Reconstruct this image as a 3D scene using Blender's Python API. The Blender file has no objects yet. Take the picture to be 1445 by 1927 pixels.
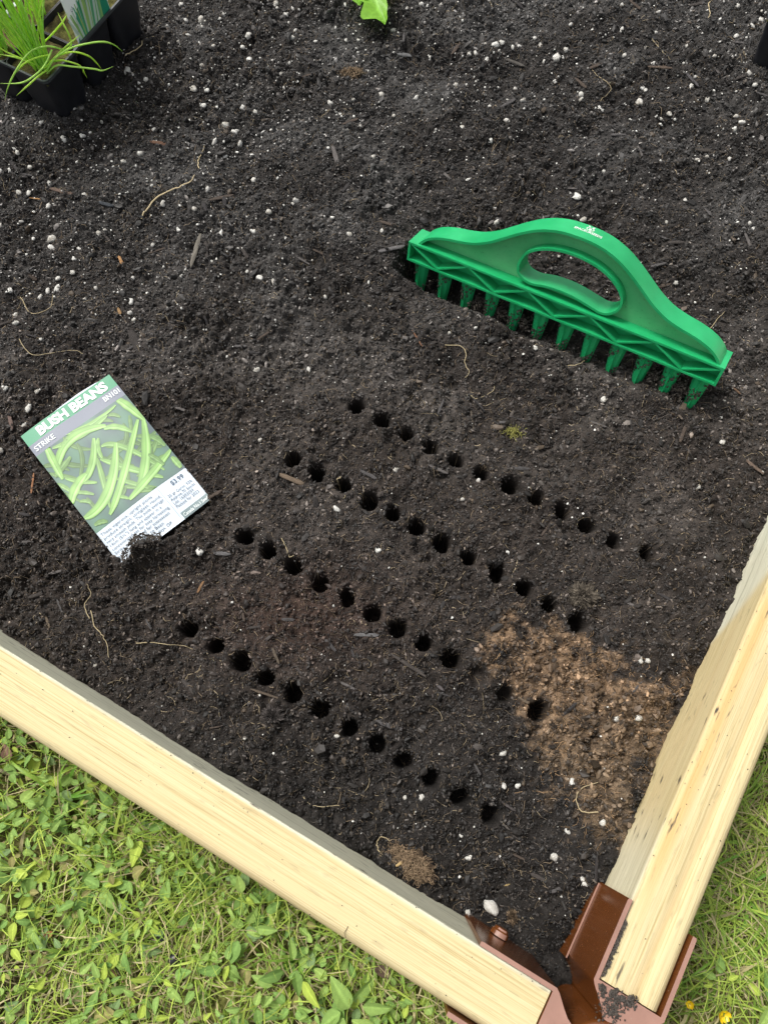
import bpy, bmesh, math, random
import numpy as np
from mathutils import Vector, Matrix, Euler

random.seed(7)
rng = np.random.default_rng(11)
S = bpy.context.scene
C = S.collection

# ------------------------------------------------------------------ camera, light, exposure
CAM_H = 0.63058
TILT = math.radians(17.769)
FPX = 1448.0                     # focal length measured in pixels of a 1445 px wide frame
IW, IH = 1445.0, 1927.0
cd = bpy.data.cameras.new('camera')
cam = bpy.data.objects.new('camera', cd)
C.objects.link(cam)
cam.location = (0, 0, CAM_H)
cam.rotation_euler = (TILT, 0, 0)
cd.sensor_fit = 'HORIZONTAL'
cd.sensor_width = 36.0
cd.lens = 36.0 * FPX / IW
cd.clip_start = 0.02
cd.clip_end = 500
S.camera = cam

SUN_EL = math.radians(58)
SUN_AZ = math.radians(-46)       # measured from +Y (away from the viewer) towards +X; negative = from the left
W = bpy.data.worlds.new('World')
S.world = W
W.use_nodes = True
wn = W.node_tree.nodes
wl = W.node_tree.links
wn.clear()
sky = wn.new('ShaderNodeTexSky')
sky.sky_type = 'NISHITA'
sky.sun_disc = False
sky.sun_elevation = SUN_EL
sky.sun_rotation = SUN_AZ
sky.air_density = 1.0
sky.dust_density = 6.0
sky.ozone_density = 1.0
hs = wn.new('ShaderNodeHueSaturation')
hs.inputs['Saturation'].default_value = 0.22     # thin white overcast
bg = wn.new('ShaderNodeBackground')
bg.inputs['Strength'].default_value = 0.13
wo = wn.new('ShaderNodeOutputWorld')
wl.new(sky.outputs[0], hs.inputs['Color'])
wl.new(hs.outputs[0], bg.inputs['Color'])
wl.new(bg.outputs[0], wo.inputs['Surface'])
sd = bpy.data.lights.new('sun', 'SUN')
sd.energy = 1.9
sd.angle = math.radians(14)
sd.color = (1.0, 0.96, 0.89)
sun = bpy.data.objects.new('sun', sd)
C.objects.link(sun)
dirv = Vector((math.sin(SUN_AZ) * math.cos(SUN_EL), math.cos(SUN_AZ) * math.cos(SUN_EL), math.sin(SUN_EL)))
sun.rotation_euler = dirv.to_track_quat('Z', 'Y').to_euler()
S.view_settings.view_transform = 'Standard'
S.view_settings.look = 'None'
S.view_settings.exposure = 0.42
S.view_settings.gamma = 1.0
S.view_settings.use_curve_mapping = False
S.render.engine = 'CYCLES'

# ------------------------------------------------------------------ measuring helpers
cT, sT = math.cos(TILT), math.sin(TILT)
def P(px, py, z):
    """point of the place at height z that the photograph shows at (px, py)"""
    u = (px - IW / 2) / FPX
    v = -(py - IH / 2) / FPX
    d = (u, v * cT + sT, v * sT - cT)
    t = (z - CAM_H) / d[2]
    return Vector((d[0] * t, d[1] * t, z))
def proj(x, y, z):
    z = z - CAM_H
    v = y * cT + z * sT
    w = y * sT - z * cT
    return IW / 2 + FPX * x / w, IH / 2 - FPX * v / w

YAW = -0.517689
D1 = np.array([math.cos(YAW), math.sin(YAW)])       # along the near board, towards the corner
N1 = np.array([-D1[1], D1[0]])                      # along the right board, away from the corner
CO = np.array([0.12722, -0.15295])                  # inner corner of the bed
BT = 0.0696                                         # board top
BW = 0.0416                                         # board thickness
LAWN = -0.071
def ST(s, t):
    return CO - s * D1 + t * N1
def st3(s, t, z):
    p = ST(s, t)
    return Vector((p[0], p[1], z))
def to_st(x, y):
    dx, dy = x - CO[0], y - CO[1]
    return -(dx * D1[0] + dy * D1[1]), dx * N1[0] + dy * N1[1]
def hit(px, py, n, c):
    A = P(px, py, 0.0); B = P(px, py, 0.1)
    a = A.x * n[0] + A.y * n[1]; b = B.x * n[0] + B.y * n[1]
    t = (c - a) / (b - a)
    return A + (B - A) * t

# ------------------------------------------------------------------ noise
def hash2(ix, iy, seed):
    h = (ix.astype(np.int64) * 374761393 + iy.astype(np.int64) * 668265263 + seed * 2147483647 + 12345) & 0xffffffff
    h = ((h ^ (h >> 13)) * 1274126177) & 0xffffffff
    h = (h ^ (h >> 16)) & 0xffffffff
    return h.astype(np.float64) / 4294967295.0
def vnoise(x, y, sc, seed):
    x = np.asarray(x, float) / sc; y = np.asarray(y, float) / sc
    ix = np.floor(x); iy = np.floor(y)
    fx = x - ix; fy = y - iy
    fx = fx * fx * (3 - 2 * fx); fy = fy * fy * (3 - 2 * fy)
    a = hash2(ix, iy, seed); b = hash2(ix + 1, iy, seed)
    c = hash2(ix, iy + 1, seed); d = hash2(ix + 1, iy + 1, seed)
    return (a * (1 - fx) + b * fx) * (1 - fy) + (c * (1 - fx) + d * fx) * fy - 0.5
def worley(x, y, sc, seed):
    """rounded clods: 1 at a clod's middle, 0 in the gaps"""
    x = np.asarray(x, float) / sc; y = np.asarray(y, float) / sc
    ix = np.floor(x); iy = np.floor(y); best = np.full(x.shape, 9.0)
    for i in (-1, 0, 1):
        for j in (-1, 0, 1):
            cx_, cy_ = ix + i, iy + j
            px_ = cx_ + hash2(cx_, cy_, seed); py_ = cy_ + hash2(cx_, cy_, seed + 1); k = 0.55 + 0.9 * hash2(cx_, cy_, seed + 2)
            best = np.minimum(best, ((x - px_) ** 2 + (y - py_) ** 2) / (k * k))
    return np.sqrt(np.clip(1 - best / 0.55, 0, 1))
def rotv(x, y, a):
    return x * math.cos(a) - y * math.sin(a), x * math.sin(a) + y * math.cos(a)
def sstep(a, b, x):
    t = np.clip((np.asarray(x, float) - a) / (b - a), 0, 1)
    return t * t * (3 - 2 * t)
def poly_dist(poly, x, y):
    """signed distance (inside positive) of points to a polygon"""
    x = np.asarray(x, float); y = np.asarray(y, float)
    inside = np.zeros(x.shape, bool); dmin = np.full(x.shape, 1e18)
    n = len(poly)
    for i in range(n):
        x0, y0 = poly[i]; x1, y1 = poly[(i + 1) % n]
        dx, dy = x1 - x0, y1 - y0
        t = np.clip(((x - x0) * dx + (y - y0) * dy) / (dx * dx + dy * dy), 0, 1)
        dmin = np.minimum(dmin, (x - x0 - t * dx) ** 2 + (y - y0 - t * dy) ** 2)
        cr = ((y0 > y) != (y1 > y))
        xi = x0 + (y - y0) * dx / (dy if abs(dy) > 1e-9 else 1e-9)
        inside ^= cr & (x < xi)
    d = np.sqrt(dmin)
    return np.where(inside, d, -d)

# ------------------------------------------------------------------ object helpers
def tag(o, label=None, cat=None, group=None, kind=None):
    if label: o['label'] = label
    if cat: o['category'] = cat
    if group: o['group'] = group
    if kind: o['kind'] = kind
    return o
def empty(name, loc=(0, 0, 0), rot=None):
    o = bpy.data.objects.new(name, None)
    o.empty_display_size = 0.01
    C.objects.link(o)
    o.location = loc
    if rot is not None: o.rotation_euler = rot
    return o
def link(name, me, mat=None, parent=None):
    o = bpy.data.objects.new(name, me)
    C.objects.link(o)
    if mat is not None and len(me.materials) == 0:
        for m in (mat if isinstance(mat, (list, tuple)) else [mat]): me.materials.append(m)
    if parent is not None: o.parent = parent
    return o
def np_mesh(name, V, F, col=None, smooth=True, cname='col'):
    V = np.asarray(V, np.float32); F = np.asarray(F, np.int32)
    me = bpy.data.meshes.new(name)
    k = F.shape[1]
    me.vertices.add(len(V)); me.vertices.foreach_set('co', V.ravel())
    me.loops.add(F.size); me.loops.foreach_set('vertex_index', F.ravel())
    me.polygons.add(len(F))
    me.polygons.foreach_set('loop_start', np.arange(0, F.size, k, dtype=np.int32))
    me.polygons.foreach_set('loop_total', np.full(len(F), k, np.int32))
    me.polygons.foreach_set('use_smooth', np.full(len(F), smooth, bool))
    me.update(calc_edges=True)
    if col is not None:
        col = np.asarray(col, np.float32)
        if col.shape[1] == 3: col = np.concatenate([col, np.ones((len(col), 1), np.float32)], 1)
        at = me.attributes.new(cname, 'FLOAT_COLOR', 'POINT')
        at.data.foreach_set('color', col.ravel())
    return me
def bm_mesh(name, bm, smooth=False, angle=None):
    bmesh.ops.recalc_face_normals(bm, faces=bm.faces)
    me = bpy.data.meshes.new(name)
    bm.to_mesh(me); bm.free()
    if smooth: me.polygons.foreach_set('use_smooth', [True] * len(me.polygons))
    if angle:
        me.polygons.foreach_set('use_smooth', [True] * len(me.polygons))
        me.set_sharp_from_angle(angle=math.radians(angle))
    return me
def bevel(bm, w, seg=2, ang=30):
    ed = [e for e in bm.edges if len(e.link_faces) == 2 and e.calc_face_angle(0) > math.radians(ang)]
    bmesh.ops.bevel(bm, geom=ed, offset=w, segments=seg, profile=0.6, affect='EDGES', clamp_overlap=True)
def box(bm, x0, x1, y0, y1, z0, z1):
    vs = [bm.verts.new((x, y, z)) for z in (z0, z1) for (x, y) in ((x0, y0), (x1, y0), (x1, y1), (x0, y1))]
    for f in ((0, 3, 2, 1), (4, 5, 6, 7), (0, 1, 5, 4), (1, 2, 6, 5), (2, 3, 7, 6), (3, 0, 4, 7)):
        bm.faces.new([vs[i] for i in f])
def prism(bm, pts, z0, z1):
    """pts: plan polygon -> vertical prism"""
    a = [bm.verts.new((p[0], p[1], z0)) for p in pts]
    b = [bm.verts.new((p[0], p[1], z1)) for p in pts]
    n = len(pts)
    bm.faces.new(a[::-1]); bm.faces.new(b)
    for i in range(n):
        bm.faces.new((a[i], a[(i + 1) % n], b[(i + 1) % n], b[i]))
def tube_arrays(pts, rad, k=5, flat=1.0):
    """a tapered tube through pts; returns V, F"""
    pts = np.asarray(pts, float); n = len(pts)
    rad = np.broadcast_to(np.asarray(rad, float), (n,))
    tg = np.gradient(pts, axis=0); tg /= np.linalg.norm(tg, axis=1)[:, None] + 1e-12
    ref = np.array([0.0, 0.0, 1.0])
    a = np.cross(tg, ref); ln = np.linalg.norm(a, axis=1)[:, None]
    a = np.where(ln < 1e-3, np.array([1.0, 0, 0]), a / (ln + 1e-9))
    b = np.cross(a, tg)
    th = np.arange(k) * 2 * math.pi / k
    V = pts[:, None, :] + rad[:, None, None] * (np.cos(th)[None, :, None] * a[:, None, :] + flat * np.sin(th)[None, :, None] * b[:, None, :])
    V = V.reshape(-1, 3)
    F = []
    for i in range(n - 1):
        for j in range(k):
            F.append((i * k + j, i * k + (j + 1) % k, (i + 1) * k + (j + 1) % k, (i + 1) * k + j))
    return V, np.array(F)
def smooth_path(pts, n=16):
    """Catmull-Rom through the given points"""
    p = [Vector(q) for q in pts]
    p = [p[0] * 2 - p[1]] + p + [p[-1] * 2 - p[-2]]
    out = []
    m = len(p) - 3
    for i in range(n):
        f = i / (n - 1) * m
        k = min(int(f), m - 1); t = f - k
        a, b, c, d = p[k], p[k + 1], p[k + 2], p[k + 3]
        out.append(0.5 * ((2 * b) + (c - a) * t + (2 * a - 5 * b + 4 * c - d) * t * t + (3 * b - 3 * c + d - a) * t ** 3))
    return np.array([list(v) for v in out])
class Batch:
    def __init__(self): self.V = []; self.F = []; self.c = []; self.n = 0
    def add(self, V, F, col=None):
        self.V.append(np.asarray(V)); self.F.append(np.asarray(F) + self.n); self.n += len(V)
        if col is not None:
            col = np.asarray(col, float)
            self.c.append(np.broadcast_to(col, (len(V), 3)) if col.ndim == 1 else col)
    def mesh(self, name, smooth=True):
        return np_mesh(name, np.concatenate(self.V), np.concatenate(self.F), np.concatenate(self.c) if self.c else None, smooth)

# ------------------------------------------------------------------ materials
def new_mat(name):
    m = bpy.data.materials.new(name); m.use_nodes = True
    nt = m.node_tree
    return m, nt.nodes, nt.links, nt.nodes['Principled BSDF']
def node(ns, t, **kw):
    n = ns.new(t)
    for k, v in kw.items():
        if k in n.inputs.keys(): n.inputs[k].default_value = v
        else: setattr(n, k, v)
    return n
def ramp(ns, stops):
    r = ns.new('ShaderNodeValToRGB')
    e = r.color_ramp.elements
    while len(e) > 1: e.remove(e[0])
    e[0].position = stops[0][0]; e[0].color = tuple(stops[0][1]) + (1,)
    for p, c in stops[1:]:
        q = e.new(p); q.color = tuple(c) + (1,)
    return r
def mixc(ns, ls, fac, a, b, blend='MIX'):
    m = ns.new('ShaderNodeMix'); m.data_type = 'RGBA'; m.blend_type = blend
    for s, v in ((m.inputs[0], fac), (m.inputs[6], a), (m.inputs[7], b)):
        if hasattr(v, 'links'): ls.new(v, s)
        elif isinstance(v, (int, float)): s.default_value = v
        else: s.default_value = tuple(v) + (1,) if len(v) == 3 else v
    return m.outputs[2]
def attr_mat(name, attr='col', rough=0.9, spec=0.2, kind='GEOMETRY', noise=None, bump=None, sss=0.0, trans=0.0):
    m, ns, ls, b = new_mat(name)
    a = ns.new('ShaderNodeAttribute'); a.attribute_name = attr; a.attribute_type = kind
    colr = a.outputs['Color']
    if noise:
        t = node(ns, 'ShaderNodeTexNoise', Scale=noise[0], Detail=4.0)
        g = ns.new('ShaderNodeTexCoord'); ls.new(g.outputs['Object'], t.inputs['Vector'])
        r = ramp(ns, [(0.3, (1 - noise[1],) * 3), (0.7, (1 + noise[1],) * 3)])
        ls.new(t.outputs['Fac'], r.inputs['Fac'])
        colr = mixc(ns, ls, 1.0, colr, r.outputs['Color'], 'MULTIPLY')
        if bump:
            bp = node(ns, 'ShaderNodeBump', Strength=bump[0], Distance=bump[1])
            ls.new(t.outputs['Fac'], bp.inputs['Height']); ls.new(bp.outputs['Normal'], b.inputs['Normal'])
    ls.new(colr, b.inputs['Base Color'])
    b.inputs['Roughness'].default_value = rough
    b.inputs['Specular IOR Level'].default_value = spec
    if trans:
        out = ns['Material Output']
        tr = ns.new('ShaderNodeBsdfTranslucent'); ls.new(colr, tr.inputs['Color'])
        mx = ns.new('ShaderNodeMixShader'); mx.inputs[0].default_value = trans
        ls.new(b.outputs[0], mx.inputs[1]); ls.new(tr.outputs[0], mx.inputs[2]); ls.new(mx.outputs[0], out.inputs['Surface'])
    return m
def plain_mat(name, colr, rough=0.5, spec=0.5, var=None, bump=None, coat=0.0):
    m, ns, ls, b = new_mat(name)
    b.inputs['Base Color'].default_value = tuple(colr) + (1,)
    b.inputs['Roughness'].default_value = rough
    b.inputs['Specular IOR Level'].default_value = spec
    b.inputs['Coat Weight'].default_value = coat
    if var or bump:
        g = ns.new('ShaderNodeTexCoord')
    if var:
        t = node(ns, 'ShaderNodeTexNoise', Scale=var[0], Detail=5.0, Roughness=0.65)
        ls.new(g.outputs['Object'], t.inputs['Vector'])
        r = ramp(ns, [(0.32, tuple(x * (1 - var[1]) for x in colr)), (0.68, tuple(min(1, x * (1 + var[1])) for x in colr))])
        ls.new(t.outputs['Fac'], r.inputs['Fac']); ls.new(r.outputs['Color'], b.inputs['Base Color'])
        rr = node(ns, 'ShaderNodeMapRange'); rr.inputs[3].default_value = rough - 0.08; rr.inputs[4].default_value = rough + 0.12
        ls.new(t.outputs['Fac'], rr.inputs[0]); ls.new(rr.outputs[0], b.inputs['Roughness'])
    if bump:
        t2 = node(ns, 'ShaderNodeTexNoise', Scale=bump[0], Detail=4.0)
        ls.new(g.outputs['Object'], t2.inputs['Vector'])
        bp = node(ns, 'ShaderNodeBump', Strength=bump[1], Distance=bump[2])
        ls.new(t2.outputs['Fac'], bp.inputs['Height']); ls.new(bp.outputs['Normal'], b.inputs['Normal'])
    return m

M_soil = attr_mat('soil_earth', rough=0.95, spec=0.15, noise=(900.0, 0.45), bump=(0.6, 0.0015))
M_crumb = attr_mat('soil_crumb', attr='col', kind='INSTANCER', rough=0.6, spec=0.45)
M_fibre = attr_mat('root_fibre', rough=0.8, spec=0.2)
M_perlite = attr_mat('perlite', rough=0.9, spec=0.2, noise=(600.0, 0.25), bump=(0.8, 0.001))
M_chip = attr_mat('wood_chip', rough=0.85, spec=0.2, noise=(500.0, 0.4), bump=(0.5, 0.001))
M_grass = attr_mat('grass_blade', rough=0.5, spec=0.35, trans=0.3)
M_lawn = attr_mat('lawn_earth', rough=0.95, spec=0.1, noise=(300.0, 0.5), bump=(0.8, 0.004))
M_print = attr_mat('printed_paper', rough=0.45, spec=0.4)

# ------------------------------------------------------------------ soil shape
CTRL = []
for q, side in (((0, 1185), 0), ((240, 1336), 0), ((480, 1487), 0), ((573, 1540), 0), ((669, 1602), 0), ((741, 1652), 0),
                ((806, 1684), 0), ((885, 1725), 0), ((1140, 1658), 1), ((1177, 1578), 1), ((1213, 1487), 1), ((1264, 1382), 1),
                ((1296, 1291), 1), ((1345, 1197), 1), ((1388, 1080), 1), ((1445, 975), 1)):
    n, c = (N1, float(CO @ N1)) if side == 0 else (D1, float(CO @ D1))
    h = hit(*q, n, c)
    CTRL.append((h.x, h.y, max(h.z, -0.05)))
pc = ST(0.010, 0.010); CTRL.append((pc[0], pc[1], -0.012)); CTRL.append((pc[0], pc[1], -0.012))
pc = ST(0.030, 0.030); CTRL.append((pc[0], pc[1], -0.028))
for px, py, z in ((770, 1590, -0.022), (920, 1640, -0.034), (1000, 1600, -0.022), (700, 1500, -0.004), (900, 1500, -0.002)):
    p = P(px, py, z); CTRL.append((p.x, p.y, z))
CTRL = np.array(CTRL)
ROWS = [[(672, 767), (716, 795), (765, 820), (812, 845), (860, 868), (906, 892), (956, 918), (1005, 942), (1056, 966), (1106, 992), (1156, 1020), (1215, 1044)],
        [(555, 868), (599, 893), (645, 917), (692, 945), (739, 970), (787, 997), (833, 1026), (881, 1051), (932, 1079), (984, 1110), (1034, 1140), (1090, 1173)],
        [(460, 1015), (508, 1041), (555, 1068), (602, 1097), (651, 1124), (699, 1156), (748, 1184), (799, 1212), (850, 1242), (896, 1275), (948, 1306), (1010, 1338)],
        [(355, 1184), (404, 1216), (455, 1247), (502, 1277), (554, 1306), (603, 1337), (655, 1371), (708, 1403), (763, 1433), (816, 1468), (870, 1502), (926, 1537)]]
HOLE_DEPTH = {(0, 0): .9, (0, 3): .7, (0, 7): .7, (0, 8): .8, (0, 9): .8, (0, 10): .7, (0, 11): .8, (2, 9): .12, (2, 10): .42}
RAKE_R = Matrix.Rotation(-0.5328, 3, 'Z') @ Matrix.Rotation(-0.1204, 3, 'Y') @ Matrix.Rotation(1.2315, 3, 'X')
RAKE_T = Vector((0.1518, 0.3782, 0.0215))
RK = lambda x, y, z: RAKE_R @ Vector((x, y, z)) + RAKE_T
TIP0, TIP1 = RK(-.15, -.034, -.010), RK(.15, -.034, -.010)

def base_h(x, y):
    num = np.zeros_like(x); den = np.full_like(x, 0.35)
    for cx, cy, cz in CTRL:
        w = np.exp(-((x - cx) ** 2 + (y - cy) ** 2) / (2 * 0.034 ** 2))
        num += w * cz; den += w
    h = num / den
    # gentle mounds
    h += 0.010 * vnoise(x, y, 0.16, 5) + 0.010 * vnoise(x + 3, y, 0.07, 6)
    # trench and ridge along the rake's teeth
    ax, ay = TIP0.x, TIP0.y; dx, dy = TIP1.x - ax, TIP1.y - ay; L = math.hypot(dx, dy)
    t = ((x - ax) * dx + (y - ay) * dy) / L / L
    e = ((x - ax) * -dy + (y - ay) * dx) / L            # positive = behind the teeth
    tt = np.clip(t, 0, 1)
    tz = TIP0.z * (1 - tt) + TIP1.z * tt
    endf = sstep(-0.06, 0.0, t) * (1 - sstep(1.0, 1.06, t))
    w = np.where(e > 0, np.exp(-(e / 0.022) ** 2), np.exp(-(e / 0.010) ** 2)) * endf
    h = h * (1 - w) + (tz - 0.001 - 0.010 * np.exp(-((e - 0.014) / 0.009) ** 2)) * w
    far = np.exp(-(e / 0.05) ** 2) * endf * (1 - w)
    h += (tz * 0.55 + 0.006) * far + 0.006 * np.exp(-((e + 0.016) / 0.007) ** 2) * endf * (0.6 + 0.8 * vnoise(x, y, 0.02, 77) * 2)
    # soil drawn over the lower edge of the seed packet
    for px, py, a, r in ((266, 1047, .020, .0095), (290, 1030, .013, .0075), (250, 1050, .012, .006), (330, 1020, .006, .010)):
        p = P(px, py, 0)
        h += a * np.exp(-((x - p.x) ** 2 + (y - p.y) ** 2) / (2 * r * r))
    return h
def rough_h(x, y):
    xr, yr = rotv(x, y, 0.6)
    k = 0.6 + 0.9 * sstep(-.3, .3, vnoise(x, y, 0.035, 9))
    wx = x + 0.0022 * vnoise(x, y, 0.004, 10) * 2; wy = y + 0.0022 * vnoise(x, y, 0.004, 11) * 2
    h = 0.009 * vnoise(xr, yr, 0.028, 1) + 0.006 * vnoise(x, y, 0.0125, 2)
    h += k * (0.0030 * (worley(wx, wy, 0.0105, 12) - .6) + 0.0026 * (worley(wx, wy, 0.0056, 15) - .6) + 0.0015 * (worley(wx, wy, 0.0033, 18) - .6))
    h += k * (0.0030 * vnoise(x, y, 0.0034, 4) + 0.0018 * vnoise(xr, yr, 0.0019, 8))
    return h
def holes_h(x, y, h):
    mask = np.zeros_like(x)
    for r, row in enumerate(ROWS):
        for k, (px, py) in enumerate(row):
            z0 = 0.0
            p = P(px, py - 2, z0)
            dx, dy = x - p.x, y - p.y
            dx = dx + 0.0012 * math.sin(k * 5.1 + r * 2); dy = dy * (1 + .12 * math.sin(k * 3.7 + r))
            near = (abs(dx) < 0.02) & (abs(dy) < 0.02)
            if not near.any(): continue
            d = np.hypot(dx[near], dy[near]) + 0.0017 * vnoise(x[near], y[near], 0.0045, 40 + k + 13 * r)
            dep = 0.034 * HOLE_DEPTH.get((r, k), 1.0)
            R = 0.0077 + 0.0006 * math.sin(k * 2.3 + r)
            prof = 1 - sstep(R * 0.55, R * 1.10, d)
            lip = np.exp(-((d - R * 1.45) / 0.003) ** 2) * (0.0016 + 0.003 * vnoise(x[near], y[near], 0.005, 47))
            h[near] = h[near] * (1 - 0.6 * prof) - dep * prof + lip
            mask[near] = np.maximum(mask[near], prof)
    return h, mask
def soil_h(x, y):
    b = base_h(x, y)
    # flatter, pressed surface around the rows
    px, py = proj(x, y, b)
    press = sstep(-20, 90, poly_dist([(380, 760), (680, 700), (1280, 1000), (1240, 1280), (960, 1620), (300, 1230)], px, py))
    inb = sstep(-30, 30, poly_dist(BROWN, px, py))
    r = rough_h(x, y) * (1 - 0.15 * press) * (1 + 0.15 * inb)
    h = b + r
    # the packet lies on top of the soil, save at its buried foot
    dq = poly_dist(PKPOLY, px, py)
    lim = -0.003 - 0.006 * sstep(700, 1000, py)
    w = sstep(-7, 3, dq)
    h = np.where(w > 0, np.minimum(h, lim * w + h * (1 - w)), h)
    return holes_h(x, y, h)
PKPOLY = [(44, 824), (212, 706), (393, 946), (346, 980), (322, 998), (300, 1010), (278, 1009), (258, 1011), (243, 1024), (226, 1054)]
BROWN = [(945, 1170), (1020, 1185), (1095, 1205), (1150, 1245), (1225, 1268), (1310, 1268), (1272, 1370), (1212, 1485), (1170, 1570), (1115, 1565), (1075, 1530), (1020, 1440), (1000, 1370), (985, 1330), (955, 1290), (925, 1240)]
def soil_col(x, y, z):
    px, py = proj(x, y, z)
    n1 = vnoise(x, y, 0.05, 21) + 0.5; n2 = vnoise(x, y, 0.009, 22) + 0.5; n3 = vnoise(x, y, 0.11, 23) + 0.5
    base = np.stack([0.0300 + 0 * x, 0.0272 + 0 * x, 0.0252 + 0 * x], -1)
    dry = sstep(0.35, 0.8, n1 * 0.6 + n3 * 0.4) * sstep(1500, 500, py)
    grey = np.array([0.066, 0.0635, 0.061])
    base = base * (1 - dry[:, None]) + grey * dry[:, None]
    # reddish-brown damp peat in the middle of the plot
    rb = np.exp(-(((px - 560) / 170) ** 2 + ((py - 1160) / 90) ** 2)) * 0.7
    base = base * (1 - rb[:, None]) + np.array([0.045, 0.029, 0.023]) * rb[:, None]
    br = sstep(-22, 30, poly_dist(BROWN, px, py) + 70 * vnoise(x, y, 0.016, 24) + 60 * vnoise(x, y, 0.005, 25))
    br = br * sstep(0.15, 0.45, n2 + 0.25)
    base = base * (1 - br[:, None]) + (np.array([0.150, 0.110, 0.073]) * (0.5 + 0.8 * sstep(.2, .7, vnoise(x, y, .004, 28) + .5))[:, None]) * br[:, None]
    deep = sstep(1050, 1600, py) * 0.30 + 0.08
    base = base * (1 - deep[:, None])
    warm = (sstep(350, 900, py) * (1 - .8 * sstep(1250, 1500, py)))[:, None]
    base = base * (1 + warm * np.array([.07, -.03, -.10]))
    n4 = vnoise(x, y, 0.0042, 27) + .5
    base *= (0.30 + 0.60 * n2 + 0.75 * n4)[:, None]
    return base, br

def axis(a, b, c, d0, grow, lim):
    v = list(np.arange(a, b, c)); st = c
    while v[-1] < lim:
        st = min(st * grow, 0.05); v.append(v[-1] + st)
    return np.array(v)
def grid_faces(nu, nv):
    i = np.arange(nu - 1)[:, None] * nv + np.arange(nv - 1)[None, :]
    return np.stack([i, i + nv, i + nv + 1, i + 1], -1).reshape(-1, 4)
sa = axis(-0.0100, 0.80, 0.00135, 0, 1.02, 1.6)
ta = axis(-0.0100, 0.72, 0.00135, 0, 1.015, 1.6)
Sg, Tg = np.meshgrid(sa, ta, indexing='ij')
X = CO[0] - Sg * D1[0] + Tg * N1[0]; Y = CO[1] - Sg * D1[1] + Tg * N1[1]
X = X.ravel(); Y = Y.ravel()
X += 0.0004 * (rng.random(X.size) - .5); Y += 0.0004 * (rng.random(X.size) - .5)
Z, hole_mask = soil_h(X, Y)
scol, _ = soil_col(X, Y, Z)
scol = scol * (1 - 0.0 * hole_mask[:, None])
F = grid_faces(len(sa), len(ta))
px, py = proj(X, Y, Z)
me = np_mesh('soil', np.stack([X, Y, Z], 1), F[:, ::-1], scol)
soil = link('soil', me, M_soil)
tag(soil, 'dark crumbly garden soil filling the raised bed, pierced by rows of round planting holes', kind='structure')
# quick height lookup on the grid
Zg = Z.reshape(len(sa), len(ta))
def zsoil(x, y):
    s, t = to_st(np.atleast_1d(np.asarray(x, float)), np.atleast_1d(np.asarray(y, float)))
    i = np.clip(np.searchsorted(sa, s), 0, len(sa) - 1); j = np.clip(np.searchsorted(ta, t), 0, len(ta) - 1)
    return Zg[i, j]
def zs(x, y): return float(zsoil(x, y)[0])
def on_soil(px, py, up=0.0):
    z = 0.0
    for _ in range(5):
        p = P(px, py, z); z = 0.6 * z + 0.4 * zs(p.x, p.y)
    p = P(px, py, z); return Vector((p.x, p.y, zs(p.x, p.y) + up))

# ------------------------------------------------------------------ lawn ground
ga = np.concatenate([-np.geomspace(60, 0.75, 30), np.arange(-0.74, 0.74, 0.006), np.geomspace(0.75, 60, 30)])
Gx, Gy = np.meshgrid(ga, ga, indexing='ij'); Gx = Gx.ravel(); Gy = Gy.ravel()
Gz = LAWN + 0.010 * vnoise(Gx, Gy, 0.09, 31) + 0.006 * vnoise(Gx, Gy, 0.025, 32)
s_, t_ = to_st(Gx, Gy)
Gz = np.where((s_ > -0.06) & (t_ > -0.06) & (s_ < 1.7) & (t_ < 1.7), np.minimum(Gz, LAWN) - 0.02, Gz)
n = vnoise(Gx, Gy, 0.06, 33) + 0.5; n2 = vnoise(Gx, Gy, 0.015, 34) + .5
gc = np.array([0.095, 0.078, 0.040])[None] * (1 - n)[:, None] + np.array([0.16, 0.165, 0.045])[None] * n[:, None]
gc = gc * (0.5 + 0.9 * n2)[:, None]
lawn = link('lawn', np_mesh('lawn', np.stack([Gx, Gy, Gz], 1), grid_faces(len(ga), len(ga)), gc), M_lawn)
tag(lawn, 'mossy lawn ground around the raised bed', kind='structure')
def zlawn(x, y):
    x = np.atleast_1d(np.asarray(x, float)); y = np.atleast_1d(np.asarray(y, float))
    return LAWN + 0.010 * vnoise(x, y, 0.09, 31) + 0.006 * vnoise(x, y, 0.025, 32)

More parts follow.
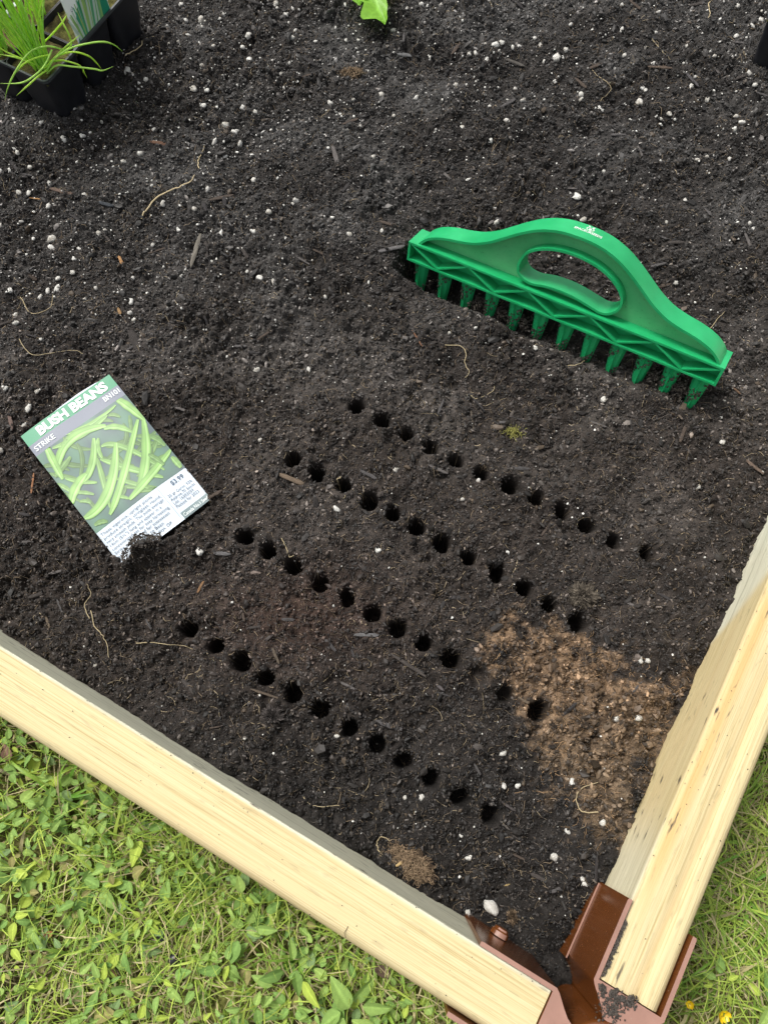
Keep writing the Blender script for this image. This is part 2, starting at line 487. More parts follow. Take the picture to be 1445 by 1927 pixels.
# ------------------------------------------------------------------ timber boards
def wood_mat(name, side):
    m, ns, ls, b = new_mat(name)
    g = ns.new('ShaderNodeTexCoord')
    at = ns.new('ShaderNodeAttribute'); at.attribute_name = 'tone'
    mp = ns.new('ShaderNodeMapping'); mp.inputs['Scale'].default_value = (2.2, 300.0, 260.0)
    ls.new(g.outputs['Object'], mp.inputs['Vector'])
    # long wavering of the grain
    wv = node(ns, 'ShaderNodeTexNoise', Scale=7.0, Detail=2.0)
    ls.new(g.outputs['Object'], wv.inputs['Vector'])
    add = ns.new('ShaderNodeVectorMath'); add.operation = 'MULTIPLY_ADD'
    ls.new(wv.outputs['Color'], add.inputs[0]); add.inputs[1].default_value = (0, 1.6, 0); ls.new(mp.outputs[0], add.inputs[2])
    gr = node(ns, 'ShaderNodeTexNoise', Scale=1.0, Detail=5.0, Roughness=0.62)
    ls.new(add.outputs[0], gr.inputs['Vector'])
    fine = ns.new('ShaderNodeMapping'); fine.inputs['Scale'].default_value = (9.0, 1300.0, 1300.0)
    ls.new(g.outputs['Object'], fine.inputs['Vector'])
    fg = node(ns, 'ShaderNodeTexNoise', Scale=1.0, Detail=3.0); ls.new(fine.outputs[0], fg.inputs['Vector'])
    r = ramp(ns, [(0.25, (0.55, 0.45, 0.240)), (0.45, (0.585, 0.495, 0.280)), (0.62, (0.61, 0.525, 0.310)), (0.8, (0.63, 0.555, 0.345))])
    ls.new(gr.outputs['Fac'], r.inputs['Fac'])
    r2 = ramp(ns, [(0.32, (0.76, 0.70, 0.60)), (0.48, (0.97, 0.96, 0.94)), (0.68, (1.03, 1.03, 1.03))])
    ls.new(fg.outputs['Fac'], r2.inputs['Fac'])
    yel = mixc(ns, ls, 1.0, r.outputs['Color'], r2.outputs['Color'], 'MULTIPLY')
    # pinkish heartwood bands
    pk = ns.new('ShaderNodeMapping'); pk.inputs['Scale'].default_value = (3.0, 55.0, 30.0); ls.new(g.outputs['Object'], pk.inputs['Vector'])
    pn = node(ns, 'ShaderNodeTexNoise', Scale=1.0, Detail=3.0); ls.new(pk.outputs[0], pn.inputs['Vector'])
    pr = ramp(ns, [(0.48, (0, 0, 0)), (0.72, (0.45, 0.45, 0.45))]); ls.new(pn.outputs['Fac'], pr.inputs['Fac'])
    yel = mixc(ns, ls, pr.outputs['Color'], yel, (0.58, 0.435, 0.25))
    # greyish-green weathered, rough sawn side
    gg = ramp(ns, [(0.28, (0.36, 0.355, 0.265)), (0.46, (0.60, 0.595, 0.465)), (0.75, (0.70, 0.69, 0.55))])
    ls.new(gr.outputs['Fac'], gg.inputs['Fac'])
    sep = ns.new('ShaderNodeSeparateColor'); ls.new(at.outputs['Color'], sep.inputs['Color'])
    colr = mixc(ns, ls, sep.outputs['Red'], yel, gg.outputs['Color'])
    colr = mixc(ns, ls, sep.outputs['Green'], colr, (0.52, 0.33, 0.12))
    # dirt rubbed into the pores
    dm = ns.new('ShaderNodeMapping'); dm.inputs['Scale'].default_value = (60.0, 330.0, 200.0); ls.new(g.outputs['Object'], dm.inputs['Vector'])
    dn = node(ns, 'ShaderNodeTexNoise', Scale=1.0, Detail=4.0); ls.new(dm.outputs[0], dn.inputs['Vector'])
    dr = ramp(ns, [(0.60, (0, 0, 0)), (0.70, (1, 1, 1))]); ls.new(dn.outputs['Fac'], dr.inputs['Fac'])
    dmul = ns.new('ShaderNodeMath'); dmul.operation = 'MULTIPLY'; ls.new(dr.outputs['Color'], dmul.inputs[0]); ls.new(sep.outputs['Blue'], dmul.inputs[1])
    colr = mixc(ns, ls, dmul.outputs[0], colr, (0.07, 0.058, 0.045))
    ls.new(colr, b.inputs['Base Color'])
    b.inputs['Roughness'].default_value = 0.72; b.inputs['Specular IOR Level'].default_value = 0.25
    bp = node(ns, 'ShaderNodeBump', Strength=0.35, Distance=0.0008)
    ad = ns.new('ShaderNodeMath'); ad.operation = 'ADD'; ls.new(gr.outputs['Fac'], ad.inputs[0]); ls.new(fg.outputs['Fac'], ad.inputs[1])
    ls.new(ad.outputs[0], bp.inputs['Height']); ls.new(bp.outputs['Normal'], b.inputs['Normal'])
    return m
M_wood = wood_mat('sawn_pine', 0)

def board(name, label, origin, ex, sgn, length, prof, tone_fn, seed):
    """prof: list of (q, z): q = distance from the inner face outwards"""
    ey = Vector((-ex.y, ex.x, 0))
    mw = Matrix(((ex.x, ey.x, 0, origin.x), (ex.y, ey.y, 0, origin.y), (0, 0, 1, origin.z), (0, 0, 0, 1)))
    xs = np.concatenate([np.arange(0, 0.62, 0.003), np.linspace(0.62, length, 30)])
    # densify profile
    pr = []
    for (a, b2) in zip(prof[:-1], prof[1:]):
        d = math.hypot(b2[0] - a[0], b2[1] - a[1]); k = max(1, int(d / 0.0022))
        for i in range(k): pr.append((a[0] + (b2[0] - a[0]) * i / k, a[1] + (b2[1] - a[1]) * i / k))
    pr.append(prof[-1]); pr = np.array(pr)
    XX = np.repeat(xs, len(pr)); Q = np.tile(pr[:, 0], len(xs)); ZZ = np.tile(pr[:, 1], len(xs))
    inner = (1 - sstep(0.0, 0.006, Q)) * sstep(-0.06, -0.02, ZZ) * (1 - 0.85 * sstep(0.02, BT - .004, ZZ))
    Q2 = Q + inner * (0.0012 * vnoise(XX, ZZ, 0.05, seed) + 0.0005 * vnoise(XX, ZZ * 3, 0.007, seed + 1))
    top = sstep(BT - 0.012, BT - 0.002, ZZ)
    Z2 = ZZ + top * (0.0009 * vnoise(XX, Q * 6, 0.10, seed + 2) + 0.0004 * vnoise(XX * .3, Q, 0.004, seed + 3))
    V = np.stack([XX, sgn * Q2, Z2], 1)
    tone = tone_fn(XX, Q, ZZ)
    me = np_mesh(name, V, grid_faces(len(xs), len(pr)), tone, True, 'tone')
    # close the two ends
    bm = bmesh.new(); bm.from_mesh(me)
    bm.verts.ensure_lookup_table()
    k = len(pr)
    bm.faces.new([bm.verts[i] for i in range(k)]); bm.faces.new([bm.verts[(len(xs) - 1) * k + i] for i in range(k)][::-1])
    bm.faces.new([bm.verts[i * k] for i in range(len(xs))] + [bm.verts[i * k + k - 1] for i in range(len(xs))][::-1])
    bmesh.ops.recalc_face_normals(bm, faces=bm.faces)
    bm.to_mesh(me); bm.free()
    me.set_sharp_from_angle(angle=math.radians(50))
    o = link(name, me, M_wood)
    o.matrix_world = mw
    tag(o, label, 'timber board', 'timbers framing the raised bed')
    return o
ZB = -0.068
profL = [(0.0, ZB), (0.0, 0.05), (0.0001, BT - 0.0005), (0.0005, BT), (0.010, BT + 0.0002), (0.022, BT), (0.031, BT - 0.0006), (0.0345, BT - 0.0002), (0.0375, BT - 0.0016), (0.0402, BT - 0.0048), (BW, BT - 0.010), (BW, ZB)]
profR = [(0.0, ZB), (0.0, 0.045), (0.0003, BT - 0.0025), (0.0022, BT - 0.0004), (0.010, BT + 0.0003), (0.0215, BT - 0.0002), (0.0255, BT - 0.0016), (0.0285, BT - 0.0012), (0.030, BT + 0.0002), (0.037, BT), (0.0398, BT - 0.0016), (BW, BT - 0.005), (BW, ZB)]
def toneL(x, q, z):
    wv = 0.0012 * vnoise(x, 0 * x, 0.05, 61) * 2
    g = 1 - sstep(-0.0003, 0.0012, q - 0.0008 + wv)
    g = np.maximum(g * 0.95, 0.0)
    ed = (1 - sstep(0.0, 0.004, q)) * 0.15
    dirt = np.clip(0.18 + 0.9 * (q < 0.0016) * sstep(0.0, 0.2, vnoise(x, z, 0.05, 63) + 0.1), 0, 1)
    return np.stack([g, ed * (q > 0.001), dirt], 1)
def toneR(x, q, z):
    # the grey-green bark side runs out onto the top along a slanting line
    lim = -0.002 + 0.018 * sstep(0.30, 0.46, x) + 0.0025 * vnoise(x, 0 * x, 0.06, 71)
    zl = -0.02 + (BT + .02) * sstep(0.225, 0.325, x) + 0.012 * vnoise(x, 0 * x, 0.03, 75)
    side = (q < 0.0012)
    near = sstep(0.13, 0.07, x)                       # weathered again close to the bracket
    g = np.where(side, np.maximum((1 - sstep(-.012, .012, z - zl)), 0.6 * near), (1 - sstep(-0.002, 0.003, q - lim)) * sstep(0.29, 0.33, x))
    lim = np.maximum(lim, 0.0)
    orange = np.exp(-((q - lim - 0.006) / 0.004) ** 2) * 0.8 * sstep(0.02, 0.1, x) + 0.35 * np.exp(-((q - 0.0255) / 0.002) ** 2)
    dirt = np.clip(0.22 + 0.8 * (q < 0.012) * sstep(-0.1, 0.25, vnoise(x, q * 3, 0.04, 73)), 0, 1)
    return np.stack([g, np.clip(orange, 0, 1), dirt], 1)
S0 = 0.0238
oL = board('timber_board', 'long pale timber along the lower left, between the soil and the leafy weeds', st3(S0, 0, 0), Vector((-D1[0], -D1[1], 0)), 1, 1.6, profL, toneL, 80)
oR = board('timber_board', 'pale timber board with grey-green bark streak, on the right of the soil', st3(0, 0.0216, 0), Vector((N1[0], N1[1], 0)), -1, 1.6, profR, toneR, 90)

# ------------------------------------------------------------------ corner bracket
def brown_mat(name, colr, rough):
    m, ns, ls, b = new_mat(name)
    g = ns.new('ShaderNodeTexCoord')
    t = node(ns, 'ShaderNodeTexNoise', Scale=60.0, Detail=6.0, Roughness=0.7); ls.new(g.outputs['Object'], t.inputs['Vector'])
    r = ramp(ns, [(0.3, tuple(c * 0.85 for c in colr)), (0.7, tuple(c * 1.12 for c in colr))]); ls.new(t.outputs['Fac'], r.inputs['Fac'])
    d = node(ns, 'ShaderNodeTexNoise', Scale=650.0, Detail=2.0); ls.new(g.outputs['Object'], d.inputs['Vector'])
    dr = ramp(ns, [(0.70, (0, 0, 0)), (0.76, (0.6, 0.6, 0.6))]); ls.new(d.outputs['Fac'], dr.inputs['Fac'])
    ls.new(mixc(ns, ls, dr.outputs['Color'], r.outputs['Color'], (0.30, 0.24, 0.19)), b.inputs['Base Color'])
    b.inputs['Roughness'].default_value = rough
    return m
M_brown = brown_mat('brown_plastic', (0.122, 0.038, 0.009), 0.22)
M_brown_skylit = brown_mat('brown_plastic_skylit_top', (0.30, 0.165, 0.125), 0.5)  # same plastic, sky reflection on its top faces painted in as paler pink
br = empty('corner_bracket', st3(-0.0205, -0.0205, LAWN))
tag(br, 'reddish-brown plastic corner bracket joining the two timbers at the bottom of the photo', 'bracket')
bro = br.location.copy()
def br_obj(name, bm, ang=35, mats=None):
    me = bm_mesh(name, bm, angle=ang)
    me.materials.append(M_brown); me.materials.append(M_brown_skylit)
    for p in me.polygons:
        if p.normal.z > 0.75: p.material_index = 1  # upward faces take the colour with the skylight painted in
    o = bpy.data.objects.new(name, me); C.objects.link(o); o.parent = br
    return o
U_PLAN = [(.0757, .0030), (.0740, .0034), (.0216, .0034), (.0190, .0016), (.0125, -.0050), (.0085, -.0085), (.0045, -.0105), (.0045, -.0310), (.0085, -.0332), (.0125, -.0368), (.0190, -.0432), (.0216, -.0452), (.0740, -.0452), (.0757, -.0448), (.0757, -.0422), (.0232, -.0422), (.0232, .0004), (.0757, .0004)]
for mir in (False, True):
    pl = []
    for s, t in U_PLAN:
        if mir: s, t = t - 0.0000, s - 0.0022
        p = ST(s, t); pl.append((p[0] - bro.x, p[1] - bro.y))
    bm = bmesh.new()
    prism(bm, pl, 0.001, BT + 0.0022 - bro.z)
    bevel(bm, 0.0008, 2)
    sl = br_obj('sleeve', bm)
    if not mir: continue
    # raised rib along the soil-facing plate
    bm = bmesh.new()
    q = [(0.010, .0036), (0.072, .0036), (0.072, .0050), (0.010, .0050)] if False else [(0.018, .0035), (0.0745, .0035), (0.0745, .0047), (0.018, .0047)]
    pl = []
    for s, t in q:
        if mir: s, t = t, s - 0.0022
        p = ST(s, t); pl.append((p[0] - bro.x, p[1] - bro.y))
    prism(bm, pl, -0.03 - bro.z, 0.0035 - bro.z)
    bevel(bm, 0.0005, 2)
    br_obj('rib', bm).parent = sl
# hub post with a rimmed round cap
bm = bmesh.new()
prof = [(0.0001, BT + 0.0052), (0.012, BT + 0.0048), (0.0185, BT + 0.0040), (0.0205, BT + 0.0042), (0.0222, BT + 0.0040), (0.0236, BT + 0.0026), (0.0240, BT + 0.0002), (0.0240, LAWN + 0.001)]
rings = []
for r, z in prof:
    rings.append([bm.verts.new((r * math.cos(a), r * math.sin(a), z - bro.z)) for a in np.linspace(0, 2 * math.pi, 48, endpoint=False)])
for a, b2 in zip(rings[:-1], rings[1:]):
    for i in range(48): bm.faces.new((a[i], a[(i + 1) % 48], b2[(i + 1) % 48], b2[i]))
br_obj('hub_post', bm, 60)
# round screw boss on the near plate
h = hit(938, 1762, N1, float(CO @ N1) + 0.004)
bm = bmesh.new()
rings = []
for r, d in ((0.0001, .0062), (.0038, .0062), (.0050, .0056), (.0054, .0044), (.0066, .0034), (.0070, 0.0)):
    rr = []
    for a in np.linspace(0, 2 * math.pi, 28, endpoint=False):
        p = np.array([h.x, h.y]) + D1 * r * math.cos(a) + N1 * d
        rr.append(bm.verts.new((p[0] - bro.x, p[1] - bro.y, h.z + r * math.sin(a) - bro.z)))
    rings.append(rr)
for a, b2 in zip(rings[:-1], rings[1:]):
    for i in range(28): bm.faces.new((a[i], a[(i + 1) % 28], b2[(i + 1) % 28], b2[i]))
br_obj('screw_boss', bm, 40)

# ------------------------------------------------------------------ green hole-making rake
def rake_mat():
    m, ns, ls, b = new_mat('green_plastic')
    g = ns.new('ShaderNodeTexCoord')
    t = node(ns, 'ShaderNodeTexNoise', Scale=45.0, Detail=5.0); ls.new(g.outputs['Object'], t.inputs['Vector'])
    r = ramp(ns, [(0.3, (0.008, 0.320, 0.105)), (0.7, (0.022, 0.405, 0.145))]); ls.new(t.outputs['Fac'], r.inputs['Fac'])
    d = node(ns, 'ShaderNodeTexNoise', Scale=500.0, Detail=3.0); ls.new(g.outputs['Object'], d.inputs['Vector'])
    dr = ramp(ns, [(0.68, (0, 0, 0)), (0.8, (0.7, 0.7, 0.7))]); ls.new(d.outputs['Fac'], dr.inputs['Fac'])
    at = ns.new('ShaderNodeAttribute'); at.attribute_name = 'dirt'
    mu = ns.new('ShaderNodeMath'); mu.operation = 'MULTIPLY'; ls.new(dr.outputs['Color'], mu.inputs[0]); mu.inputs[1].default_value = 0.25
    c1 = mixc(ns, ls, mu.outputs[0], r.outputs['Color'], (0.10, 0.14, 0.07))
    ls.new(c1, b.inputs['Base Color'])
    b.inputs['Roughness'].default_value = 0.30
    b.inputs['Specular IOR Level'].default_value = 0.5
    b.inputs['Subsurface Weight'].default_value = 0.12
    b.inputs['Subsurface Radius'].default_value = (0.2, 1.0, 0.4)
    b.inputs['Subsurface Scale'].default_value = 0.004
    return m
def web_mat():
    m, ns, ls, b = new_mat('green_plastic_pale_web')
    g = ns.new('ShaderNodeTexCoord')
    t = node(ns, 'ShaderNodeTexNoise', Scale=22.0, Detail=5.0, Roughness=0.6); ls.new(g.outputs['Object'], t.inputs['Vector'])
    r = ramp(ns, [(0.3, (0.07, 0.55, 0.21)), (0.7, (0.19, 0.66, 0.31))]); ls.new(t.outputs['Fac'], r.inputs['Fac'])
    d = node(ns, 'ShaderNodeTexNoise', Scale=420.0, Detail=4.0); ls.new(g.outputs['Object'], d.inputs['Vector'])
    dr = ramp(ns, [(0.62, (0, 0, 0)), (0.75, (0.5, 0.5, 0.5))]); ls.new(d.outputs['Fac'], dr.inputs['Fac'])
    ls.new(mixc(ns, ls, dr.outputs['Color'], r.outputs['Color'], (0.03, 0.16, 0.06)), b.inputs['Base Color'])
    b.inputs['Roughness'].default_value = 0.4
    tr = ns.new('ShaderNodeBsdfTranslucent'); ls.new(r.outputs['Color'], tr.inputs['Color'])
    mx = ns.new('ShaderNodeMixShader'); mx.inputs[0].default_value = 0.3
    ls.new(b.outputs[0], mx.inputs[1]); ls.new(tr.outputs[0], mx.inputs[2]); ls.new(mx.outputs[0], ns['Material Output'].inputs['Surface'])
    return m
M_green = rake_mat(); M_web = web_mat()
M_white = plain_mat('white_ink', (0.78, 0.80, 0.78), 0.5, 0.3)
rake = empty('hole_rake', RAKE_T); rake.rotation_euler = RAKE_R.to_euler()
tag(rake, 'green plastic toothed hole maker with arched grip handle standing in the dark soil', 'garden tool')
XS = 0.0022
HALF = [(0.0, .0832), (.014, .0824), (.027, .0796), (.040, .0742), (.053, .0662), (.066, .0568), (.077, .0490), (.090, .0424), (.103, .0388), (.116, .0364), (.126, .0336), (.135, .0296), (.1415, .0245), (.1455, .0192)]
hp = smooth_path([(a, b2, 0) for a, b2 in HALF], 60)
outl = [(-p[0] + XS, p[1]) for p in hp[::-1]] + [(p[0] + XS, p[1]) for p in hp[1:]]
def outl_y(x):
    return float(np.interp(x, [p[0] for p in outl], [p[1] for p in outl]))
HOLE = [(-45.2, 37), (-43.5, 44), (-39.5, 51.8), (-30.7, 58.6), (-18.6, 63.6), (-5.0, 66.0), (9.4, 66.0), (25.0, 63.4), (38.5, 57.5), (48.0, 50), (53.2, 41.5), (52.8, 31.6), (46.4, 23.9), (38.3, 21.5), (28.7, 23.0), (14.4, 25.7), (2.0, 26.8), (-13.2, 25.9), (-27, 23.0), (-37.4, 24.5), (-43.6, 30)]
hl = smooth_path([(a / 1000, b2 / 1000, 0) for a, b2 in HOLE + HOLE[:1]], 90)[:-1]
ZF, ZK, ZM = -0.0022, -0.0238, -0.013
def offset_loop(pts, d, closed):
    pts = np.array([(p[0], p[1]) for p in pts]); n = len(pts)
    if closed: tg = np.roll(pts, -1, 0) - np.roll(pts, 1, 0)
    else: tg = np.gradient(pts, axis=0)
    tg /= np.linalg.norm(tg, axis=1)[:, None]
    return pts + d * np.stack([-tg[:, 1], tg[:, 0]], 1)
def strip(bm, A, B, z0, z1, closed):
    n = len(A)
    ra = [[bm.verts.new((p[0], p[1], z)) for p in q] for q, z in ((A, z0), (B, z0), (B, z1), (A, z1))]
    for i in range(n if closed else n - 1):
        j = (i + 1) % n
        for k in range(4):
            l = (k + 1) % 4
            bm.faces.new((ra[k][i], ra[k][j], ra[l][j], ra[l][i]))
    if not closed:
        bm.faces.new([ra[k][0] for k in range(4)]); bm.faces.new([ra[k][-1] for k in range(4)][::-1])
# web plate with the grip opening
bm = bmesh.new()
def loop_edges(pts, z):
    vs = [bm.verts.new((p[0], p[1], z)) for p in pts]
    return [bm.edges.new((vs[i], vs[(i + 1) % len(vs)])) for i in range(len(vs))]
inn = offset_loop(outl, -0.0010, False)
loop_out = [tuple(p) for p in inn] + [(outl[-1][0] - .001, .0185), (outl[0][0] + .001, .0185)]
es = loop_edges(loop_out, ZM + 0.0014) + loop_edges(hl, ZM + 0.0014)
bmesh.ops.triangle_fill(bm, use_beauty=True, use_dissolve=False, edges=es)
fs = list(bm.faces)
ext = bmesh.ops.extrude_face_region(bm, geom=fs)
for v in ext['geom']:
    if isinstance(v, bmesh.types.BMVert): v.co.z -= 0.0028
link('web_plate', bm_mesh('web_plate', bm), M_web, rake)
bm = bmesh.new()
strip(bm, offset_loop(outl, -0.0024, False), np.array(outl), ZF, ZK, False)
bevel(bm, 0.0008, 3, 40)
flange = link('handle_flange', bm_mesh('handle_flange', bm, angle=40), M_green, rake)
bm = bmesh.new()
strip(bm, hl[:, :2], offset_loop(hl, -0.0022, True), ZF - 0.001, ZK + 0.001, True)
bevel(bm, 0.0006, 2, 40)
link('grip_rim', bm_mesh('grip_rim', bm, angle=40), M_green, rake)
# base bar: shelf, floor, ends and spine
HB, DB, LX = 0.0196, 0.026, 0.152
bm = bmesh.new()
box(bm, -LX, LX, HB - 0.002, HB, -DB, 0)
box(bm, -LX, LX, 0.0, 0.002, -DB, 0)
box(bm, -LX, -LX + 0.0022, 0.0021, HB - 0.0021, -DB, -0.0001)
box(bm, LX - 0.0022, LX, 0.0021, HB - 0.0021, -DB, -0.0001)
box(bm, -LX + 0.0023, LX - 0.0023, 0.0021, HB - 0.0021, ZM - 0.001, ZM + 0.001)
bevel(bm, 0.0005, 2, 40)
link('base_bar', bm_mesh('base_bar', bm, angle=40), M_green, rake)
def brace_mesh(x0, y0, x1, y1):
    bm = bmesh.new()
    d = Vector((x1 - x0, y1 - y0, 0)).normalized(); n = Vector((-d.y, d.x, 0)) * 0.0008
    pl = [(x0 - n.x, y0 - n.y), (x1 - n.x, y1 - n.y), (x1 + n.x, y1 + n.y), (x0 + n.x, y0 + n.y)]
    prism(bm, pl, ZM + 0.0012, -0.0004)
    return bm_mesh('brace', bm)
bd = brace_mesh(-0.0283, HB - 0.0024, 0.0003, 0.0024); bu = brace_mesh(0.0003, 0.0024, 0.0303, HB - 0.0024)
bd.materials.append(M_green); bu.materials.append(M_green)
for k in range(-2, 3):
    for me in (bd, bu):
        for back in (0, 1):
            o = link('brace', me, None, rake)
            o.location = (k * 0.060, 0, -2 * -ZM * 0 if not back else 0)
            if back: o.rotation_euler = (0, math.pi, 0); o.location = (k * 0.060, 0, 2 * ZM)
# teeth
def tooth_mesh():
    bm = bmesh.new()
    rings = []
    for y, w, d in ((0.0, .0080, .0082), (-.010, .0071, .0074), (-.020, .0062, .0065), (-.030, .0053, .0055), (-.040, .0042, .0044), (-.048, .0028, .0030), (-.0515, .0010, .0012)):
        r = []
        for a, k in ((90, 1.0), (72, .72), (35, .86), (0, 1.0), (-35, .86), (-72, .72), (-90, 1.0), (-108, .72), (-145, .86), (180, 1.0), (145, .86), (108, .72)):
            t = math.radians(a)
            r.append(bm.verts.new((w * k * math.cos(t), y, d * k * math.sin(t))))
        rings.append(r)
    n = len(rings[0])
    for a, b2 in zip(rings[:-1], rings[1:]):
        for i in range(n): bm.faces.new((a[i], a[(i + 1) % n], b2[(i + 1) % n], b2[i]))
    bm.faces.new(rings[0]); bm.faces.new(rings[-1])
    return bm_mesh('tooth', bm, angle=22)
tm = tooth_mesh(); tm.materials.append(M_green)
for k in range(12):
    o = link('tooth', tm, None, rake)
    o.location = ((k - 5.5) * 0.0254, -0.0002, -0.0105)

# ------------------------------------------------------------------ flat lettering
def text_mesh(txt, size, align='LEFT', bold=0.0, xscale=1.0):
    cu = bpy.data.curves.new('lettering', 'FONT')
    cu.body = txt; cu.size = size; cu.align_x = align; cu.offset = bold; cu.resolution_u = 3
    o = bpy.data.objects.new('lettering', cu); C.objects.link(o)
    bpy.context.view_layer.update()
    me = bpy.data.meshes.new_from_object(o.evaluated_get(bpy.context.evaluated_depsgraph_get()))
    bpy.data.objects.remove(o); bpy.data.curves.remove(cu)
    V = np.empty(len(me.vertices) * 3, np.float32); me.vertices.foreach_get('co', V); V = V.reshape(-1, 3)
    if xscale != 1.0: V[:, 0] *= xscale
    me.vertices.foreach_set('co', V.ravel()); me.update()
    return me
def map_verts(me, fn):
    V = np.empty(len(me.vertices) * 3, np.float32); me.vertices.foreach_get('co', V); V = V.reshape(-1, 3)
    V = np.array([fn(v) for v in V], np.float32).reshape(-1, 3) if len(V) else V
    me.vertices.foreach_set('co', V.ravel()); me.update()
    return me
lt = text_mesh('SPACEURSEEDS', 0.0044, 'CENTER', 0.00006, 0.82)
w_ = max(v.co.x for v in lt.vertices) - min(v.co.x for v in lt.vertices)
kx = 0.0245 / w_
LOGO_X = 0.0050
def on_flange(x, d):
    return (x, outl_y(x) + 0.00025, d)
# subdivide long faces is not needed: letters are small against the bend
map_verts(lt, lambda v: on_flange(LOGO_X + v[0] * kx, -0.0118 - v[1]))
link('lettering', lt, M_white, flange)
bm = bmesh.new()
def ring(bm, cx, cy, r0, r1, k0, k1, n=28, sy=1.0):
    a = [bm.verts.new((cx + r0 * math.cos(t), cy + sy * r0 * math.sin(t), 0)) for t in np.linspace(k0, k1, n)]
    b2 = [bm.verts.new((cx + r1 * math.cos(t), cy + sy * r1 * math.sin(t), 0)) for t in np.linspace(k0, k1, n)]
    for i in range(n - 1): bm.faces.new((a[i], a[i + 1], b2[i + 1], b2[i]))
def blob(bm, pts):
    bm.faces.new([bm.verts.new((p[0], p[1], 0)) for p in pts])
ring(bm, 0, 0, .0027, .0034, math.radians(-250), math.radians(70), 30, 0.9)
blob(bm, [(.0013 * math.cos(t), -.0006 + .0014 * math.sin(t)) for t in np.linspace(0, 2 * math.pi, 16, endpoint=False)])
blob(bm, [(-.0006, .0004), (0.0006, .0004), (0.0001, .0020)])
for sx in (-1, 1):
    blob(bm, [(sx * (.0003 + .0030 * u), .0030 + .0019 * u + q * .0007 * math.sin(math.pi * u)) for u, q in [(i / 8, 1) for i in range(9)] + [(i / 8, -1) for i in range(7, 0, -1)]])
lg = bm_mesh('logo_mark', bm)
map_verts(lg, lambda v: on_flange(LOGO_X + v[0], -0.0180 - v[1] * 0.85))
link('logo_mark', lg, M_white, flange)

# ------------------------------------------------------------------ seed packet
pk_c = [P(40, 822, .010), P(212, 702, .010), P(395, 946, .010), P(226, 1066, .004)]
ex = ((pk_c[1] - pk_c[0]).normalized()); PKW = 0.0928; PKL = 0.1505
ez0 = Vector((0.0, 0.0, 1.0)); dn = (pk_c[2] - pk_c[1]); dn = (dn - ex * dn.dot(ex)).normalized()
dn = (dn + Vector((0, 0, -0.055))).normalized(); nz = ex.cross(-dn).normalized()
packet = empty('seed_packet')
packet.matrix_world = Matrix(((ex.x, -dn.x, nz.x, pk_c[0].x), (ex.y, -dn.y, nz.y, pk_c[0].y), (ex.z, -dn.z, nz.z, pk_c[0].z + 0.001), (0, 0, 0, 1)))
tag(packet, 'paper packet of bush bean seeds lying on the soil, its lower edge half buried', 'seed packet')
def pk_z(u, v):
    """u 0..1 left to right, v 0..1 top to bottom: bulge of the paper"""
    z = 0.0022 * math.sin(math.pi * min(max(u, 0), 1)) * math.sin(math.pi * min(1, max(v, 0)) ** 0.8)
    z += 0.0020 * (1 - v) ** 6 * math.sin(math.pi * u) + 0.0006 * math.sin(7 * u + 5 * v) + 0.0004 * math.sin(13 * v - 4 * u)
    z -= 0.0012 * max(0, v - 0.9) / 0.1 * (1 - abs(u - 0.45))
    return z
def pk(u, v, lift=0.0): return (u * PKW, -v * PKL, pk_z(u, v) + lift)
nu, nv = 24, 36
Vt = [pk(i / nu, j / nv) for i in range(nu + 1) for j in range(nv + 1)]
Vb = [(x, y, z - (0.0006 + 0.0030 * math.sin(math.pi * (i // (nv + 1)) / nu) * math.sin(math.pi * (i % (nv + 1)) / nv))) for i, (x, y, z) in enumerate(Vt)]
Ft = grid_faces(nu + 1, nv + 1)
nb = len(Vt)
F2 = list(map(tuple, Ft[:, ::-1])) + [tuple(x + nb for x in f) for f in Ft]
border = [j for j in range(nv + 1)] + [i * (nv + 1) + nv for i in range(1, nu + 1)] + [nu * (nv + 1) + j for j in range(nv - 1, -1, -1)] + [i * (nv + 1) for i in range(nu - 1, 0, -1)]
for a, b2 in zip(border, border[1:] + border[:1]): F2.append((a, b2, b2 + nb, a + nb))
M_paper = plain_mat('white_paper', (0.62, 0.69, 0.76), 0.5, 0.35, var=(40, 0.05))
link('paper_body', np_mesh('paper_body', np.array(Vt + Vb), np.array(F2)), M_paper, packet)
# white back flap peeping out above the top edge
bm = bmesh.new()
fl = [(0.22, 0.003), (0.45, -0.010), (0.66, -0.017), (0.84, -0.010), (0.95, 0.003)]
top = [bm.verts.new((u * PKW, -v * PKL, pk_z(u, 0) - 0.0012)) for u, v in fl]
bot = [bm.verts.new((u * PKW, -0.01 * PKL, pk_z(u, 0.01) - 0.0010)) for u, v in fl]
for i in range(len(fl) - 1): bm.faces.new((top[i], top[i + 1], bot[i + 1], bot[i]))
ex_ = bmesh.ops.extrude_face_region(bm, geom=list(bm.faces))
for v in ex_['geom']:
    if isinstance(v, bmesh.types.BMVert): v.co.z -= 0.0004
link('back_flap', bm_mesh('back_flap', bm), M_paper, packet)
def panel(name, u0, u1, v0, v1, lift, colr, n=14, m=14, cfun=None):
    V = []; cl = []
    for i in range(n + 1):
        for j in range(m + 1):
            u = u0 + (u1 - u0) * i / n; v = v0 + (v1 - v0) * j / m
            V.append(pk(u, v, lift)); cl.append(colr if cfun is None else cfun(u, v))
    return link(name, np_mesh(name, np.array(V), grid_faces(n + 1, m + 1)[:, ::-1], np.array(cl)), M_print, packet)
P_head = panel('header_band', 0.0, 1.0, 0.0, 0.087, 0.00012, (0.055, 0.265, 0.145), 20, 4)
P_name = panel('name_band', 0.0, 1.0, 0.087, 0.165, 0.00012, (0.165, 0.185, 0.235), 20, 4)
